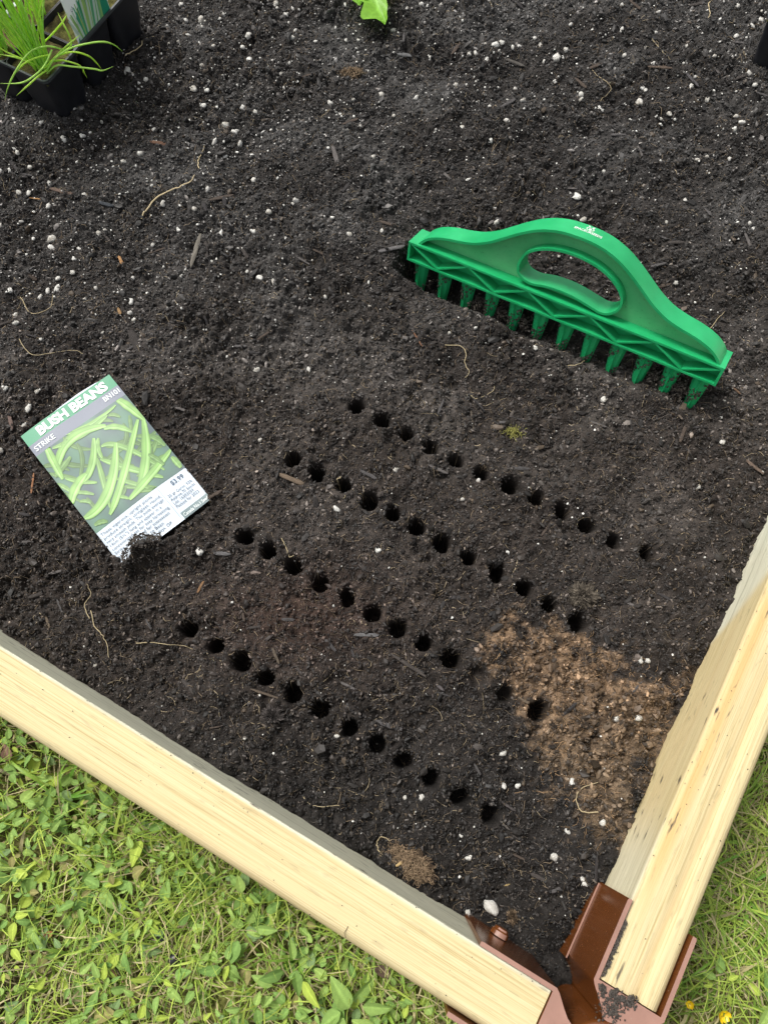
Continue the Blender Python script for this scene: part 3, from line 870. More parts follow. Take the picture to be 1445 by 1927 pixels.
def bgc(u, v):
    v += 0.02 * math.sin(u * 31)
    k = 0.5 + 0.5 * math.sin(17 * u + 9 * v) * math.sin(11 * v - 6 * u)
    return (0.070 + 0.04 * k, 0.098 + 0.12 * k, 0.120 + 0.03 * k)
P_photo = panel('bean_photo', 0.0, 1.0, 0.165, 0.755, 0.00012, None, 24, 24, bgc)
P_grade = panel('grade_strip', 0.70, 1.0, 0.957, 1.0, 0.00016, (0.20, 0.26, 0.27), 8, 3)
panel('divider_line', 0.676, 0.680, 0.758, 1.0, 0.00016, (0.25, 0.35, 0.42), 1, 8)
# beans of the printed picture, in coordinates measured on the packet
A0 = np.array([120.0, 512.0]); AU = np.array([560.0, -382.0]); AV = np.array([592.0, 760.0])
Minv = np.linalg.inv(np.stack([AU, AV], 1))
def zuv(x, y): return Minv @ (np.array([x, y]) - A0)
_rb = random.Random(4)
def _pod():
    x, y = _rb.uniform(330, 950), _rb.uniform(520, 900); a = _rb.choice((-.9, -.5, .15, .4)) + _rb.uniform(-.2, .2); l = _rb.uniform(90, 150); c = _rb.uniform(-22, 22)
    return ((x - l * math.cos(a), y - l * math.sin(a)), (x + c, y - c), (x + l * math.cos(a), y + l * math.sin(a)), _rb.uniform(24, 34), _rb.uniform(.38, .62))
BEANS = [_pod() for _ in range(16)] + [((250, 700), (330, 690), (420, 720), 30, .42), ((470, 560), (500, 650), (480, 760), 30, .42), ((700, 620), (760, 700), (780, 800), 30, .45), ((760, 440), (780, 520), (740, 600), 28, .42), ((930, 580), (900, 700), (830, 760), 30, .45), ((560, 440), (640, 420), (700, 430), 26, .45), ((520, 880), (560, 930), (600, 960), 28, .45), ((690, 900), (740, 860), (760, 820), 26, .42), ((820, 350), (850, 390), (900, 430), 26, .45),
         ((670, 395), (700, 385), (745, 402), 26, .55), ((800, 390), (806, 440), (812, 500), 26, .5), ((330, 800), (380, 815), (430, 850), 28, .75), ((920, 520), (970, 540), (1010, 575), 30, .6),
         ((620, 582), (760, 585), (1000, 720), 34, .8), ((610, 655), (800, 715), (990, 765), 40, .85), ((700, 770), (800, 800), (900, 830), 30, .7), ((640, 475), (720, 462), (815, 495), 38, .9), ((390, 765), (480, 785), (585, 792), 28, .85),
         ((440, 850), (500, 850), (565, 862), 24, .7), ((700, 880), (740, 880), (780, 892), 22, .8), ((605, 530), (600, 590), (625, 650), 32, .85), ((590, 650), (620, 770), (660, 940), 36, .75), ((430, 640), (390, 690), (330, 760), 34, .6),
         ((1045, 640), (1075, 670), (1100, 705), 40, .8), ((380, 512), (560, 440), (716, 325), 26, .95), ((320, 590), (500, 510), (662, 388), 38, .8), ((340, 740), (430, 540), (652, 455), 56, 1.0), ((720, 285), (790, 330), (890, 415), 52, 1.0), ((275, 560), (320, 660), (378, 772), 48, 1.05),
         ((830, 850), (890, 650), (885, 415), 58, 1.0), ((780, 895), (900, 770), (1045, 595), 46, 1.05), ((655, 980), (740, 780), (852, 415), 46, 1.05), ((500, 790), (560, 680), (575, 530), 46, .95), ((420, 930), (450, 830), (520, 740), 56, 1.1), ((500, 1000), (650, 850), (712, 560), 62, 1.05),
         ((560, 1040), (600, 1020), (640, 1020), 30, .6), ((475, 905), (510, 900), (545, 915), 22, .7), ((905, 630), (950, 650), (1000, 690), 30, .6)]
Bb = Batch()
for bi, (a, m_, c, wpx, br_) in enumerate(BEANS):
    pa, pm, pcx = (np.array(q, float) for q in (a, m_, c))
    n = 16; rows_ = []; cl = []
    for i in range(n + 1):
        t = i / n
        q = (1 - t) ** 2 * pa + 2 * t * (1 - t) * (2 * pm - 0.5 * (pa + pcx)) + t * t * pcx
        tg = 2 * (1 - t) * ((2 * pm - 0.5 * (pa + pcx)) - pa) + 2 * t * (pcx - (2 * pm - 0.5 * (pa + pcx)))
        tg /= np.linalg.norm(tg) + 1e-9
        nn = np.array([-tg[1], tg[0]])
        wd = wpx * 0.51 * min(1.0, (math.sin(math.pi * min(1, max(0, t * 0.94 + 0.03)))) ** 0.42) * (1 + 0.06 * math.sin(t * 19 + bi))
        for j, e in enumerate((-1, -0.72, -0.25, -0.06, 0.0, 0.06, 0.35, 0.75, 1)):
            uv = zuv(*(q + nn * wd * e))
            uv = np.clip(uv, [0.002, 0.167], [0.998, 0.753])
            rows_.append(pk(uv[0], uv[1], 0.00020 + bi * 0.000006))
            sh = (0.45, 0.80, 1.0, 0.92, 0.55, 0.95, 1.25, 1.0, 0.5)[j]
            base = np.array([0.215, 0.400, 0.088]) * br_ * (.12 + .88 * sh)
            if sh > 1.1: base = base + 0.08 * br_
            base = base * (0.86 + 0.18 * math.sin(t * 9 + bi * 2) ** 2) + np.array([0.02, 0.035, 0.035])
            cl.append(base)
    Bb.add(np.array(rows_), grid_faces(n + 1, 9)[:, ::-1], np.array(cl))
link('printed_beans', Bb.mesh('printed_beans'), M_print, P_photo)
M_ink = plain_mat('grey_ink', (0.11, 0.15, 0.20), 0.6, 0.2)
M_ink_white = plain_mat('white_print', (0.80, 0.86, 0.84), 0.5, 0.3)
def pk_text(txt, u, v, size, mat, width=None, bold=0.0, align='LEFT', name='lettering', parent=None):
    me = text_mesh(txt, size, align, bold)
    if width:
        xs_ = [q.co.x for q in me.vertices]; k = width * PKW / (max(xs_) - min(xs_))
    else: k = 1.0
    me = map_verts(me, lambda q: pk(u + q[0] * k / PKW, v - q[1] / PKL, 0.00062))
    return link(name, me, mat, parent or packet)
pk_text('BUSH BEANS', 0.145, 0.074, 0.0124, M_ink_white, 0.765, 0.00055, parent=P_head)
pk_text('STRIKE', 0.030, 0.143, 0.0072, M_ink_white, 0.215, 0.00006, parent=P_name)
pk_text('BN101', 0.805, 0.135, 0.0072, M_ink_white, 0.17, 0.00006, parent=P_name)
lines = [('These vigorous, upright plants', .57), ('produce straight, stringless, round,', .635), ('very smooth pods. The pods average', .635), ('14cm (5\u00bd") long and appear in a', .57), ('concentrated set for easy harvesting.', .635), ('Strike is well suited for succession', .60), ('planting. Resistant to Bean', .50)]
for i, (tx, wd) in enumerate(lines):
    pk_text(tx, 0.022, 0.790 + i * 0.0272, 0.0040, M_ink, wd)
pk_text('55 days, OP', .385, 0.790 + 7 * 0.0272, 0.0040, M_ink, .20)
pk_text('$3.99', 0.80, 0.800, 0.0062, M_ink, 0.135, 0.00010)
for i, (tx, wd) in enumerate((('25 gr Germ: 92%', .265), ('Approx.70 Seeds', .265), ('Lot: 16502059', .22), ('Packed for 2023', .25))):
    pk_text(tx, 0.705, 0.850 + i * 0.0255, 0.0040, M_ink, wd)
pk_text('Canada No.1 Seed', 0.715, 0.990, 0.0044, M_ink_white, .27, 0.00006, parent=P_grade)

# ------------------------------------------------------------------ seedling cell packs and what grows in them
M_black = plain_mat('black_plastic', (0.012, 0.013, 0.017), 0.42, 0.5, var=(90, 0.3), bump=(220, 0.12, 0.0006))
M_rim = plain_mat('grey_plastic_edge', (0.055, 0.062, 0.068), 0.35, 0.5, var=(120, 0.25))
def rsq(cx, cy, hw, r, n=5):
    out = []
    for qx, qy, a0 in ((1, 1, 0), (-1, 1, 90), (-1, -1, 180), (1, -1, 270)):
        for i in range(n):
            a = math.radians(a0 + 90 * i / (n - 1))
            out.append((cx + qx * (hw - r) + r * math.cos(a), cy + qy * (hw - r) + r * math.sin(a)))
    return out
PITCH, CH = 0.0503, 0.060
def cell_mesh():
    bm = bmesh.new(); rings = []
    for z, hw, r in ((CH, .0249, .005), (CH * .5, .0222, .007), (.010, .0202, .009), (.003, .0192, .009), (.0, .0172, .008)):
        rings.append([bm.verts.new((x, y, z)) for x, y in rsq(0, 0, hw, r)])
    n = len(rings[0])
    for a, b2 in zip(rings[:-1], rings[1:]):
        for i in range(n): bm.faces.new((a[i], b2[i], b2[(i + 1) % n], a[(i + 1) % n]))
    bm.faces.new(rings[-1][::-1])
    top = rings[0]
    inn_ = [bm.verts.new((x, y, CH)) for x, y in rsq(0, 0, .0240, .0045)]
    low = [bm.verts.new((x, y, CH * .4)) for x, y in rsq(0, 0, .0215, .006)]
    for i in range(n):
        j = (i + 1) % n
        bm.faces.new((top[i], top[j], inn_[j], inn_[i])); bm.faces.new((inn_[i], inn_[j], low[j], low[i]))
    bm.normal_update()
    me = bpy.data.meshes.new('cell'); bm.to_mesh(me); bm.free()
    me.polygons.foreach_set('use_smooth', [True] * len(me.polygons)); me.set_sharp_from_angle(angle=math.radians(50))
    me.materials.append(M_black); return me
def mix_mesh():
    n = 26; g = np.linspace(-.0238, .0238, n); a, b2 = np.meshgrid(g, g, indexing='ij'); a = a.ravel(); b2 = b2.ravel()
    z = CH - 0.006 + 0.004 * vnoise(a, b2, .009, 101) + 0.003 * vnoise(a, b2, .004, 102)
    m_ = (vnoise(a, b2, .012, 103) + .5)[:, None]; k = (vnoise(a, b2, .003, 104) + .5)[:, None]
    c_ = np.array([.055, .040, .022]) * (1 - m_) + np.array([.105, .105, .028]) * m_
    return np_mesh('potting_mix', np.stack([a, b2, z], 1), grid_faces(n, n), c_ * (.5 + k))
CELL = cell_mesh(); MIX = mix_mesh(); MIX.materials.append(M_soil)
def cell_pack(origin, e1, ncell1, ncell2, label, tilt=None):
    t = empty('cell_pack', origin)
    ang = math.atan2(e1[1], e1[0])
    t.rotation_euler = (0, 0, ang) if tilt is None else tilt
    tag(t, label, 'seedling tray')
    for i in range(ncell1):
        for j in range(ncell2):
            c_ = link('cell', CELL, None, t); c_.location = ((i + .5) * PITCH, (j + .5) * PITCH, 0)
            m_ = link('potting_mix', MIX, None, t); m_.location = ((i + .5) * PITCH, (j + .5) * PITCH, 0); m_.rotation_euler = (0, 0, (i + 2 * j) * math.pi / 2)
    # lip round the whole pack
    bm = bmesh.new()
    lo = rsq(0, 0, 1, .1)
    L1, L2 = ncell1 * PITCH, ncell2 * PITCH
    def rr(o, r):
        out = []
        for qx, qy, a0 in ((1, 1, 0), (0, 1, 90), (0, 0, 180), (1, 0, 270)):
            for i in range(5):
                a = math.radians(a0 + 22.5 * i)
                out.append(((L1 + o - r) * qx + (r - o) * (1 - qx) + r * math.cos(a), (L2 + o - r) * qy + (r - o) * (1 - qy) + r * math.sin(a)))
        return out
    strip(bm, rr(-.0007, .005), rr(.0012, .006), CH - .0022, CH + .0006, True)
    link('rim', bm_mesh('rim', bm, angle=40), M_rim, t)
    return t
E1 = np.array([.489, .872]); E1 /= np.linalg.norm(E1); E2 = np.array([-E1[1], E1[0]])
O1 = P(85, 153, CH)
zp = -0.001
pack = cell_pack(Vector((O1.x, O1.y, zp)), E1, 3, 2, 'black plastic cell pack of chives resting on the soil in the top left corner')
def PK3(a, b2, z): return Vector((O1.x + E1[0] * a + E2[0] * b2, O1.y + E1[1] * a + E2[1] * b2, z + zp))
# chives: three clumps, each a plant of many hollow leaves
M_chive = attr_mat('chive_leaf', rough=0.4, spec=0.4, noise=(300, 0.12), trans=0.4)
def blade_col(t, k):
    a = np.array([0.52, 0.72, 0.09]); b2 = np.array([0.40, 0.62, 0.16])
    c = a * (1 - k) + b2 * k
    return c[None] * (0.75 + 0.5 * t)[:, None] if False else np.repeat(c[None], len(t), 0) * (1.15 + 0.35 * (1 - t))[:, None]
def blade(pts, r, parent, k):
    path = smooth_path(pts, 18)
    t = np.linspace(0, 1, 18)
    rad = r * np.clip(np.minimum(1.0, (1 - t) * 3.5 + 0.12), .12, 1)
    V, Fq = tube_arrays(path, rad, 6)
    cl = np.repeat(blade_col(t, k), 6, 0)
    org = parent.location
    return link('leaf', np_mesh('leaf', V - np.array(org), Fq, cl), M_chive, parent)
clumps = [((.018, .020), 58, 'chive clump with drooping leaves in the nearest cell of the black pack'), ((.016, .068), 40, 'chive clump in the cell touching the left edge of the photo'), ((.072, .066), 20, 'upright chive clump in the rear cell of the black pack')]
plants = []
for (a, b2), nb_, lb in clumps:
    base = PK3(a, b2, CH - .006)
    pl = empty('chive_plant', base); tag(pl, lb, 'chives', 'chives growing in the cell pack'); plants.append(pl)
    for i in range(nb_):
        da, r = random.uniform(0, 6.28), random.uniform(0, .008)
        p0 = base + Vector((math.cos(da) * r, math.sin(da) * r, -.002))
        hgt = random.uniform(.07, .13); lean = Vector((math.cos(da), math.sin(da), 0)) * random.uniform(.004, .038) + Vector((-.006, .004, 0))
        bend = Vector((random.uniform(-1, 1), random.uniform(-1, 1), 0)) * .006
        blade([p0, p0 + lean * .22 + Vector((0, 0, hgt * .35)) + bend, p0 + lean * .6 + Vector((0, 0, hgt * .7)) + bend * .6, p0 + lean * 1.15 + Vector((0, 0, hgt))], random.uniform(.0006, .0009), pl, random.random())
Zx = lambda x, y, z: P(x / 4.516, y / 4.516, z)
for pts in [[(400, 590, .060), (470, 490, .075), (600, 405, .085), (760, 362, .088), (890, 352, .084), (975, 380, .074), (1040, 432, .062)],
            [(380, 580, .058), (480, 475, .072), (620, 437, .078), (750, 470, .070), (825, 535, .058), (868, 592, .046)],
            [(400, 620, .056), (480, 552, .066), (600, 560, .070), (800, 582, .064), (870, 596, .060), (965, 560, .056)],
            [(430, 520, .058), (520, 508, .066), (620, 530, .066), (690, 562, .060), (715, 612, .052), (742, 660, .044)],
            [(410, 585, .058), (330, 640, .068), (240, 720, .066), (140, 810, .052)],
            [(440, 420, .080), (380, 550, .078), (290, 640, .076), (180, 700, .072), (0, 706, .066)],
            [(560, 430, .070), (460, 395, .082), (370, 392, .085), (250, 440, .084), (140, 590, .076), (70, 730, .062), (40, 845, .046)],
            [(420, 460, .072), (300, 490, .078), (200, 540, .076), (145, 612, .066)],
            [(375, 350, .064), (430, 300, .074), (530, 185, .086), (572, 110, .092)],
            [(540, 440, .062), (605, 380, .070), (590, 300, .080), (540, 200, .088), (490, 100, .094)],
            [(400, 570, .058), (480, 470, .066), (570, 385, .076), (685, 288, .084)],
            [(350, 570, .058), (240, 520, .070), (120, 480, .076), (-20, 455, .076)],
            [(330, 560, .058), (200, 500, .066), (60, 440, .072), (-30, 380, .078)]]:
    blade([Zx(*q) for q in pts], .00080, plants[0], random.random())
# printed plant label standing at the pack's edge
M_card = plain_mat('white_card', (0.85, 0.88, 0.89), 0.4, 0.4)
_n, _l = M_card.node_tree.nodes, M_card.node_tree.links
_t = _n.new('ShaderNodeBsdfTranslucent'); _t.inputs['Color'].default_value = (.85, .88, .89, 1)
_m = _n.new('ShaderNodeMixShader'); _m.inputs[0].default_value = 0.35
_l.new(_n['Principled BSDF'].outputs[0], _m.inputs[1]); _l.new(_t.outputs[0], _m.inputs[2]); _l.new(_m.outputs[0], _n['Material Output'].inputs['Surface'])
tg0 = PK3(.0552, .0016, CH - .004)
tagp = empty('plant_label', tg0)
tagp.matrix_world = Matrix(((E1[0], 0, -E2[0], tg0.x), (E1[1], 0, -E2[1], tg0.y), (0, 1, 0, tg0.z), (0, 0, 0, 1)))
tag(tagp, 'white plant label printed with green stems standing upright at the rim of the black pack', 'plant label')
TWd, THt = .052, .075
bm = bmesh.new(); box(bm, 0, TWd, 0, THt, -.0005, 0); bevel(bm, .0002, 1)
link('card', bm_mesh('card', bm), M_card, tagp)
Lb = Batch()
def quad2(pts, z, cl): Lb.add(np.array([(p[0], p[1], z) for p in pts]), np.array([[0, 1, 2, 3]]), cl)
quad2([(.0005, .003), (TWd - .0005, .003), (TWd - .0005, THt - .002), (.0095, .026)], .0002, (0.02, 0.30, 0.17))
for i in range(26):
    f = i / 25
    x0 = .006 + .034 * f + random.uniform(-.001, .001); x1 = x0 + (f - .35) * .03 + .004
    y1 = .024 + .045 * f + random.uniform(0, .006); w = random.uniform(.0009, .0022)
    x1 = min(x1, TWd - .002)
    g = random.random()
    cl = np.array([.04, .38, .20]) * (1 - g) + np.array([.42, .62, .16]) * g if i % 3 else np.array([.55, .70, .60])
    quad2([(x0 - w, .0045), (x0 + w, .0045), (x1 + w * .4, y1), (x1 - w * .4, y1)], .0003 + i * .00001, cl)
link('printed_picture', Lb.mesh('printed_picture', False), M_print, tagp)
gt = text_mesh('Gr', .0052); map_verts(gt, lambda v: (.0052 + v[0] * .4 - v[1] * .8 + .003, .031 + v[0] * .8 + v[1] * .4, .0003))
link('lettering', gt, M_ink, tagp)
# pale plastic stick tag seen almost edge-on among the chives
a0 = P(6, 30, .085); a1 = P(38, -2, .085)
dv = (a1 - a0); nrm = Vector((-dv.y, dv.x, 0)).normalized()
stk = empty('stick_label', a0); tag(stk, 'thin pale plastic stick label leaning among the chive leaves', 'plant label')
bm = bmesh.new()
vs = []
for p in (Vector((0, 0, 0)), dv * 1.8):
    for q in ((-.0022, 0), (.0022, 0), (.0022, .0006), (-.0022, .0006)):
        vs.append(bm.verts.new(p + nrm * q[0] + Vector((0, 0, q[1]))))
for f in ((0, 1, 2, 3), (7, 6, 5, 4), (0, 4, 5, 1), (1, 5, 6, 2), (2, 6, 7, 3), (3, 7, 4, 0)): bm.faces.new([vs[i] for i in f])
link('strip', bm_mesh('strip', bm), plain_mat('milky_plastic', (.42, .47, .45), .3, .5), stk)
# second pack, just inside the right edge
q = P(1424, 118, 0.004)
pack2 = cell_pack(Vector((q.x - .0135, q.y + .002, zs(q.x, q.y) - .006)), np.array([.80, -.60]), 2, 2, 'dark plastic seedling pot cut off by the right edge of the photo')

# ------------------------------------------------------------------ leafy seedling at the top edge
M_lettuce = attr_mat('lettuce_leaf', rough=0.45, spec=0.4, noise=(250, 0.12), trans=0.35)
def lobed_leaf(outline, axis_pts, parent, nm='leaf'):
    """outline: list of (l, wL, wR) along the midrib 0..1 -> ruffled sheet"""
    nl, nw = 34, 12
    L_ = np.array([o_[0] for o_ in outline]); wl_ = np.array([o_[1] for o_ in outline]); wr_ = np.array([o_[2] for o_ in outline])
    path = smooth_path(axis_pts, nl)
    tg = np.gradient(path, axis=0); tg /= np.linalg.norm(tg, axis=1)[:, None]
    sd_ = np.cross(tg, [0, 0, 1.0]); sd_ /= np.linalg.norm(sd_, axis=1)[:, None]
    V = []; cl = []
    for i in range(nl):
        t = i / (nl - 1)
        a, b2 = np.interp(t, L_, wl_), np.interp(t, L_, wr_)
        for j in range(nw + 1):
            e = j / nw * 2 - 1
            off = e * (a if e < 0 else b2)
            V.append(path[i] + sd_[i] * off + np.array([0, 0, 0.0030 * abs(e) ** 1.5 + 0.0008 * math.sin(t * 14 + e * 5)]))
            vein = math.exp(-(e / .07) ** 2) + 0.35 * (math.sin((t * 7 - abs(e) * 1.4) * 6.28) > 0.9)
            cl.append(np.array([.235, .505, .045]) * (1 + .35 * vein) + np.array([.02, .03, .02]) * vein)
    return link(nm, np_mesh(nm, np.array(V) - np.array(parent.location), grid_faces(nl, nw + 1), np.array(cl)), M_lettuce, parent)
lc = on_soil(690, -110, .012)
let = empty('leafy_seedling', lc); tag(let, 'bright green lobed leaf seedling poking in at the top edge of the photo', 'seedling')
zl = .022
lobed_leaf([(0, .003, .003), (.25, .004, .004), (.45, .012, .010), (.62, .014, .020), (.70, .010, .014), (.80, .009, .021), (.875, .006, .0225), (.90, .005, .0085), (.96, .0045, .0040), (1, .0008, .0008)], [tuple(lc), tuple(P(694, -50, .03)), tuple(P(708, 0, .028)), tuple(P(724, 46, zl))], let)
lobed_leaf([(0, .003, .003), (.4, .010, .010), (.75, .013, .013), (.92, .0085, .0085), (1, .002, .002)], [tuple(lc), tuple(P(684, -60, .03)), tuple(P(676, -25, .03)), tuple(P(676, 10, .026))], let)
lobed_leaf([(0, .003, .003), (.4, .012, .012), (.7, .020, .022), (1, .001, .001)], [tuple(lc), tuple(lc + Vector((-.03, .03, .02))), tuple(lc + Vector((-.06, .05, .016)))], let)
lobed_leaf([(0, .003, .003), (.4, .012, .012), (.7, .022, .020), (1, .001, .001)], [tuple(lc), tuple(lc + Vector((.03, .035, .02))), tuple(lc + Vector((.05, .075, .012)))], let)

# ------------------------------------------------------------------ soil crumbs (uncountable)
def scatter(name, pts, rot, scl, col, vid, label, nvar, dis, mat, seed=0, sub=1):
    me = bpy.data.meshes.new(name); n = len(pts)
    me.vertices.add(n); me.vertices.foreach_set('co', np.asarray(pts, np.float32).ravel())
    for an, tp, dat, key in (('rot', 'FLOAT_VECTOR', rot, 'vector'), ('scl', 'FLOAT_VECTOR', scl, 'vector')):
        a = me.attributes.new(an, tp, 'POINT'); a.data.foreach_set(key, np.asarray(dat, np.float32).ravel())
    a = me.attributes.new('vid', 'INT', 'POINT'); a.data.foreach_set('value', np.asarray(vid, np.int32))
    a = me.attributes.new('col', 'FLOAT_COLOR', 'POINT'); a.data.foreach_set('color', np.concatenate([col, np.ones((n, 1))], 1).astype(np.float32).ravel())
    o = link(name, me, mat)
    tag(o, label, None, None, 'stuff')
    ng = bpy.data.node_groups.new(name, 'GeometryNodeTree')
    ng.interface.new_socket('Geometry', in_out='INPUT', socket_type='NodeSocketGeometry')
    ng.interface.new_socket('Geometry', in_out='OUTPUT', socket_type='NodeSocketGeometry')
    N, L = ng.nodes, ng.links
    gi = N.new('NodeGroupInput'); go = N.new('NodeGroupOutput')
    jn = N.new('GeometryNodeJoinGeometry')
    for k in range(nvar):
        ic = N.new('GeometryNodeMeshIcoSphere'); ic.inputs['Radius'].default_value = 1.0; ic.inputs['Subdivisions'].default_value = sub
        sp = N.new('GeometryNodeSetPosition')
        nz_ = N.new('ShaderNodeTexNoise'); nz_.noise_dimensions = '4D'; nz_.inputs['W'].default_value = k * 3.7 + seed; nz_.inputs['Scale'].default_value = 1.1; nz_.inputs['Detail'].default_value = 2.0
        sb = N.new('ShaderNodeVectorMath'); sb.operation = 'SUBTRACT'; sb.inputs[1].default_value = (.5, .5, .5)
        ml = N.new('ShaderNodeVectorMath'); ml.operation = 'SCALE'; ml.inputs['Scale'].default_value = dis
        L.new(nz_.outputs['Color'], sb.inputs[0]); L.new(sb.outputs[0], ml.inputs[0]); L.new(ml.outputs[0], sp.inputs['Offset'])
        L.new(ic.outputs['Mesh'], sp.inputs['Geometry'])
        sm = N.new('GeometryNodeSetMaterial'); sm.inputs['Material'].default_value = mat
        L.new(sp.outputs[0], sm.inputs['Geometry'])
        g2 = N.new('GeometryNodeGeometryToInstance'); L.new(sm.outputs[0], g2.inputs[0]); L.new(g2.outputs[0], jn.inputs[0])
    ip = N.new('GeometryNodeInstanceOnPoints'); ip.inputs['Pick Instance'].default_value = True
    L.new(gi.outputs[0], ip.inputs['Points']); L.new(jn.outputs[0], ip.inputs['Instance'])
    def na(nm_, ty):
        q_ = N.new('GeometryNodeInputNamedAttribute'); q_.data_type = ty; q_.inputs['Name'].default_value = nm_; return q_.outputs['Attribute']
    L.new(na('vid', 'INT'), ip.inputs['Instance Index'])
    er = N.new('FunctionNodeEulerToRotation'); L.new(na('rot', 'FLOAT_VECTOR'), er.inputs[0]); L.new(er.outputs[0], ip.inputs['Rotation'])
    L.new(na('scl', 'FLOAT_VECTOR'), ip.inputs['Scale'])
    L.new(ip.outputs[0], go.inputs[0])
    md = o.modifiers.new('scatter', 'NODES'); md.node_group = ng
    return o
NC = 400000
ss = rng.uniform(-.006, 1.05, NC); tt = rng.uniform(-.006, 1.05, NC)
cx = CO[0] - ss * D1[0] + tt * N1[0]; cy = CO[1] - ss * D1[1] + tt * N1[1]
cx0, cy0 = proj(cx, cy, 0.0)
keep = (cx0 > -170) & (cx0 < 1620) & (cy0 > -170) & (cy0 < 2000) & ((ss > .002) & (tt > .002) | (ss + tt > .001) & (ss < .014) & (tt < .014))
cx, cy = cx[keep], cy[keep]
cz = zsoil(cx, cy)
hm = hole_mask.reshape(len(sa), len(ta)); s1, t1 = to_st(cx, cy)
hmv = hm[np.clip(np.searchsorted(sa, s1), 0, len(sa) - 1), np.clip(np.searchsorted(ta, t1), 0, len(ta) - 1)]
keep = (hmv < .25)
# keep crumbs off the packet (only the mound at its foot)
pi = packet.matrix_world.inverted()
pxl = np.array([[pi[0][0], pi[0][1], pi[0][3]], [pi[1][0], pi[1][1], pi[1][3]]])
lu = (pxl[0, 0] * cx + pxl[0, 1] * cy + pxl[0, 2]) / PKW; lv = -(pxl[1, 0] * cx + pxl[1, 1] * cy + pxl[1, 2]) / PKL
cx, cy, cz = cx[keep], cy[keep], cz[keep]
n = len(cx)
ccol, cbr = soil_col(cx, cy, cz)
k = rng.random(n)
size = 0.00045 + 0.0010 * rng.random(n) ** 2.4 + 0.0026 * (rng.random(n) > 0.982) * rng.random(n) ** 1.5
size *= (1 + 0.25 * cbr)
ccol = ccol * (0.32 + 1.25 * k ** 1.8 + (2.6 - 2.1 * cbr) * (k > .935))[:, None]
tan = rng.random(n) < (0.045 + 0.10 * cbr)
ccol[tan] = ccol[tan] * 1.5 + np.array([.045, .030, .016])
scl = np.stack([size * rng.uniform(.7, 2.0, n), size * rng.uniform(.6, 1.1, n), size * rng.uniform(.45, .9, n)], 1)
pts = np.stack([cx, cy, cz + size * .30], 1)
rot = np.stack([rng.normal(0, .6, n), rng.normal(0, .6, n), rng.uniform(0, 6.28, n)], 1)
# crumbs spilt on the bracket, the timbers and the packet's foot
ext_p = []; ext_s = []
def spill(fn, cnt, smin, smax):
    for _ in range(cnt):
        p = fn()
        if p is None: continue
        s0 = random.uniform(smin, smax); ext_p.append((p[0], p[1], p[2] + s0 * .3)); ext_s.append(s0)
def sp_bracket():
    t = random.random()
    a, b2 = (1142, 1856), (1172, 1884)
    x = 1132 + 60 * t + random.gauss(0, 4); y = 1850 + 24 * t + abs(random.gauss(0, 11)) + 3
    if vnoise(np.array([x]), np.array([y]), 9, 3)[0] < -.12: return None
    return P(x, y, BT + .0024)
spill(sp_bracket, 700, .0004, .0011)
spill(lambda: P(random.gauss(1150, 12), random.gauss(1900, 12), BT + .0024), 220, .0003, .0009)
def sp_gap():
    t = random.random() ** .8
    return P(1135 + 42 * t + random.gauss(0, 1.8), 1838 - 105 * t, BT + .0010)
spill(sp_gap, 260, .0004, .0009)
def sp_top():
    s_, q_ = random.random(), random.random()
    if random.random() < .5: p = st3(.03 + s_ * .5, -BW * q_ ** 2.2, BT + .0004)
    else:
        p = st3(-BW * q_ ** 1.5, .03 + s_ * .38, BT + .0004)
    return p
spill(sp_top, 130, .0002, .00042)
def sp_foot():
    px_ = random.uniform(230, 304); yl = np.interp(px_, [222, 243, 258, 278, 300, 346], [1056, 1024, 1011, 1009, 1011, 980])
    uvp = P(px_, yl + random.uniform(-1, 1) * random.uniform(0, 9) + random.random() ** 2 * 34, .006)
    return Vector((uvp.x, uvp.y, max(zs(uvp.x, uvp.y), .007) + .001))
spill(sp_foot, 500, .0004, .0011)
def sp_tooth():
    k_ = random.randint(0, 11); y_ = -random.random() ** .7 * .036
    a_ = random.uniform(20, 160); w_ = .0081 + y_ * .105
    if math.sin(k_ * 7.1 + y_ * 160 + a_ * .02) < .15: return None
    return RK((k_ - 5.5) * .0254 + w_ * math.cos(math.radians(a_)), y_, -.0105 + w_ * .95 * math.sin(math.radians(a_)))
spill(sp_tooth, 1500, .0003, .0011)
def sp_between():
    k_ = random.choice((2, 2, 3, 4, 9, 10, 10)); q_ = RK((k_ - 5) * .0254 + random.gauss(0, .004), -.020 - abs(random.gauss(0, .008)), -.012 + random.gauss(0, .004))
    return q_
spill(sp_between, 700, .0005, .0014)
ne = len(ext_p)
pts = np.concatenate([pts, np.array(ext_p)]); es_ = np.array(ext_s)
scl = np.concatenate([scl, np.stack([es_ * 1.5, es_, es_ * .7], 1)]); rot = np.concatenate([rot, rng.uniform(0, 6.28, (ne, 3))])
ccol = np.concatenate([ccol, np.array([.046, .038, .031]) * rng.uniform(.5, 1.8, (ne, 1))])
scatter('soil_crumbs', pts, rot, scl, ccol, rng.integers(0, 8, len(pts)), 'loose crumbs of dark peaty soil', 8, 1.5, M_crumb, 1.0)

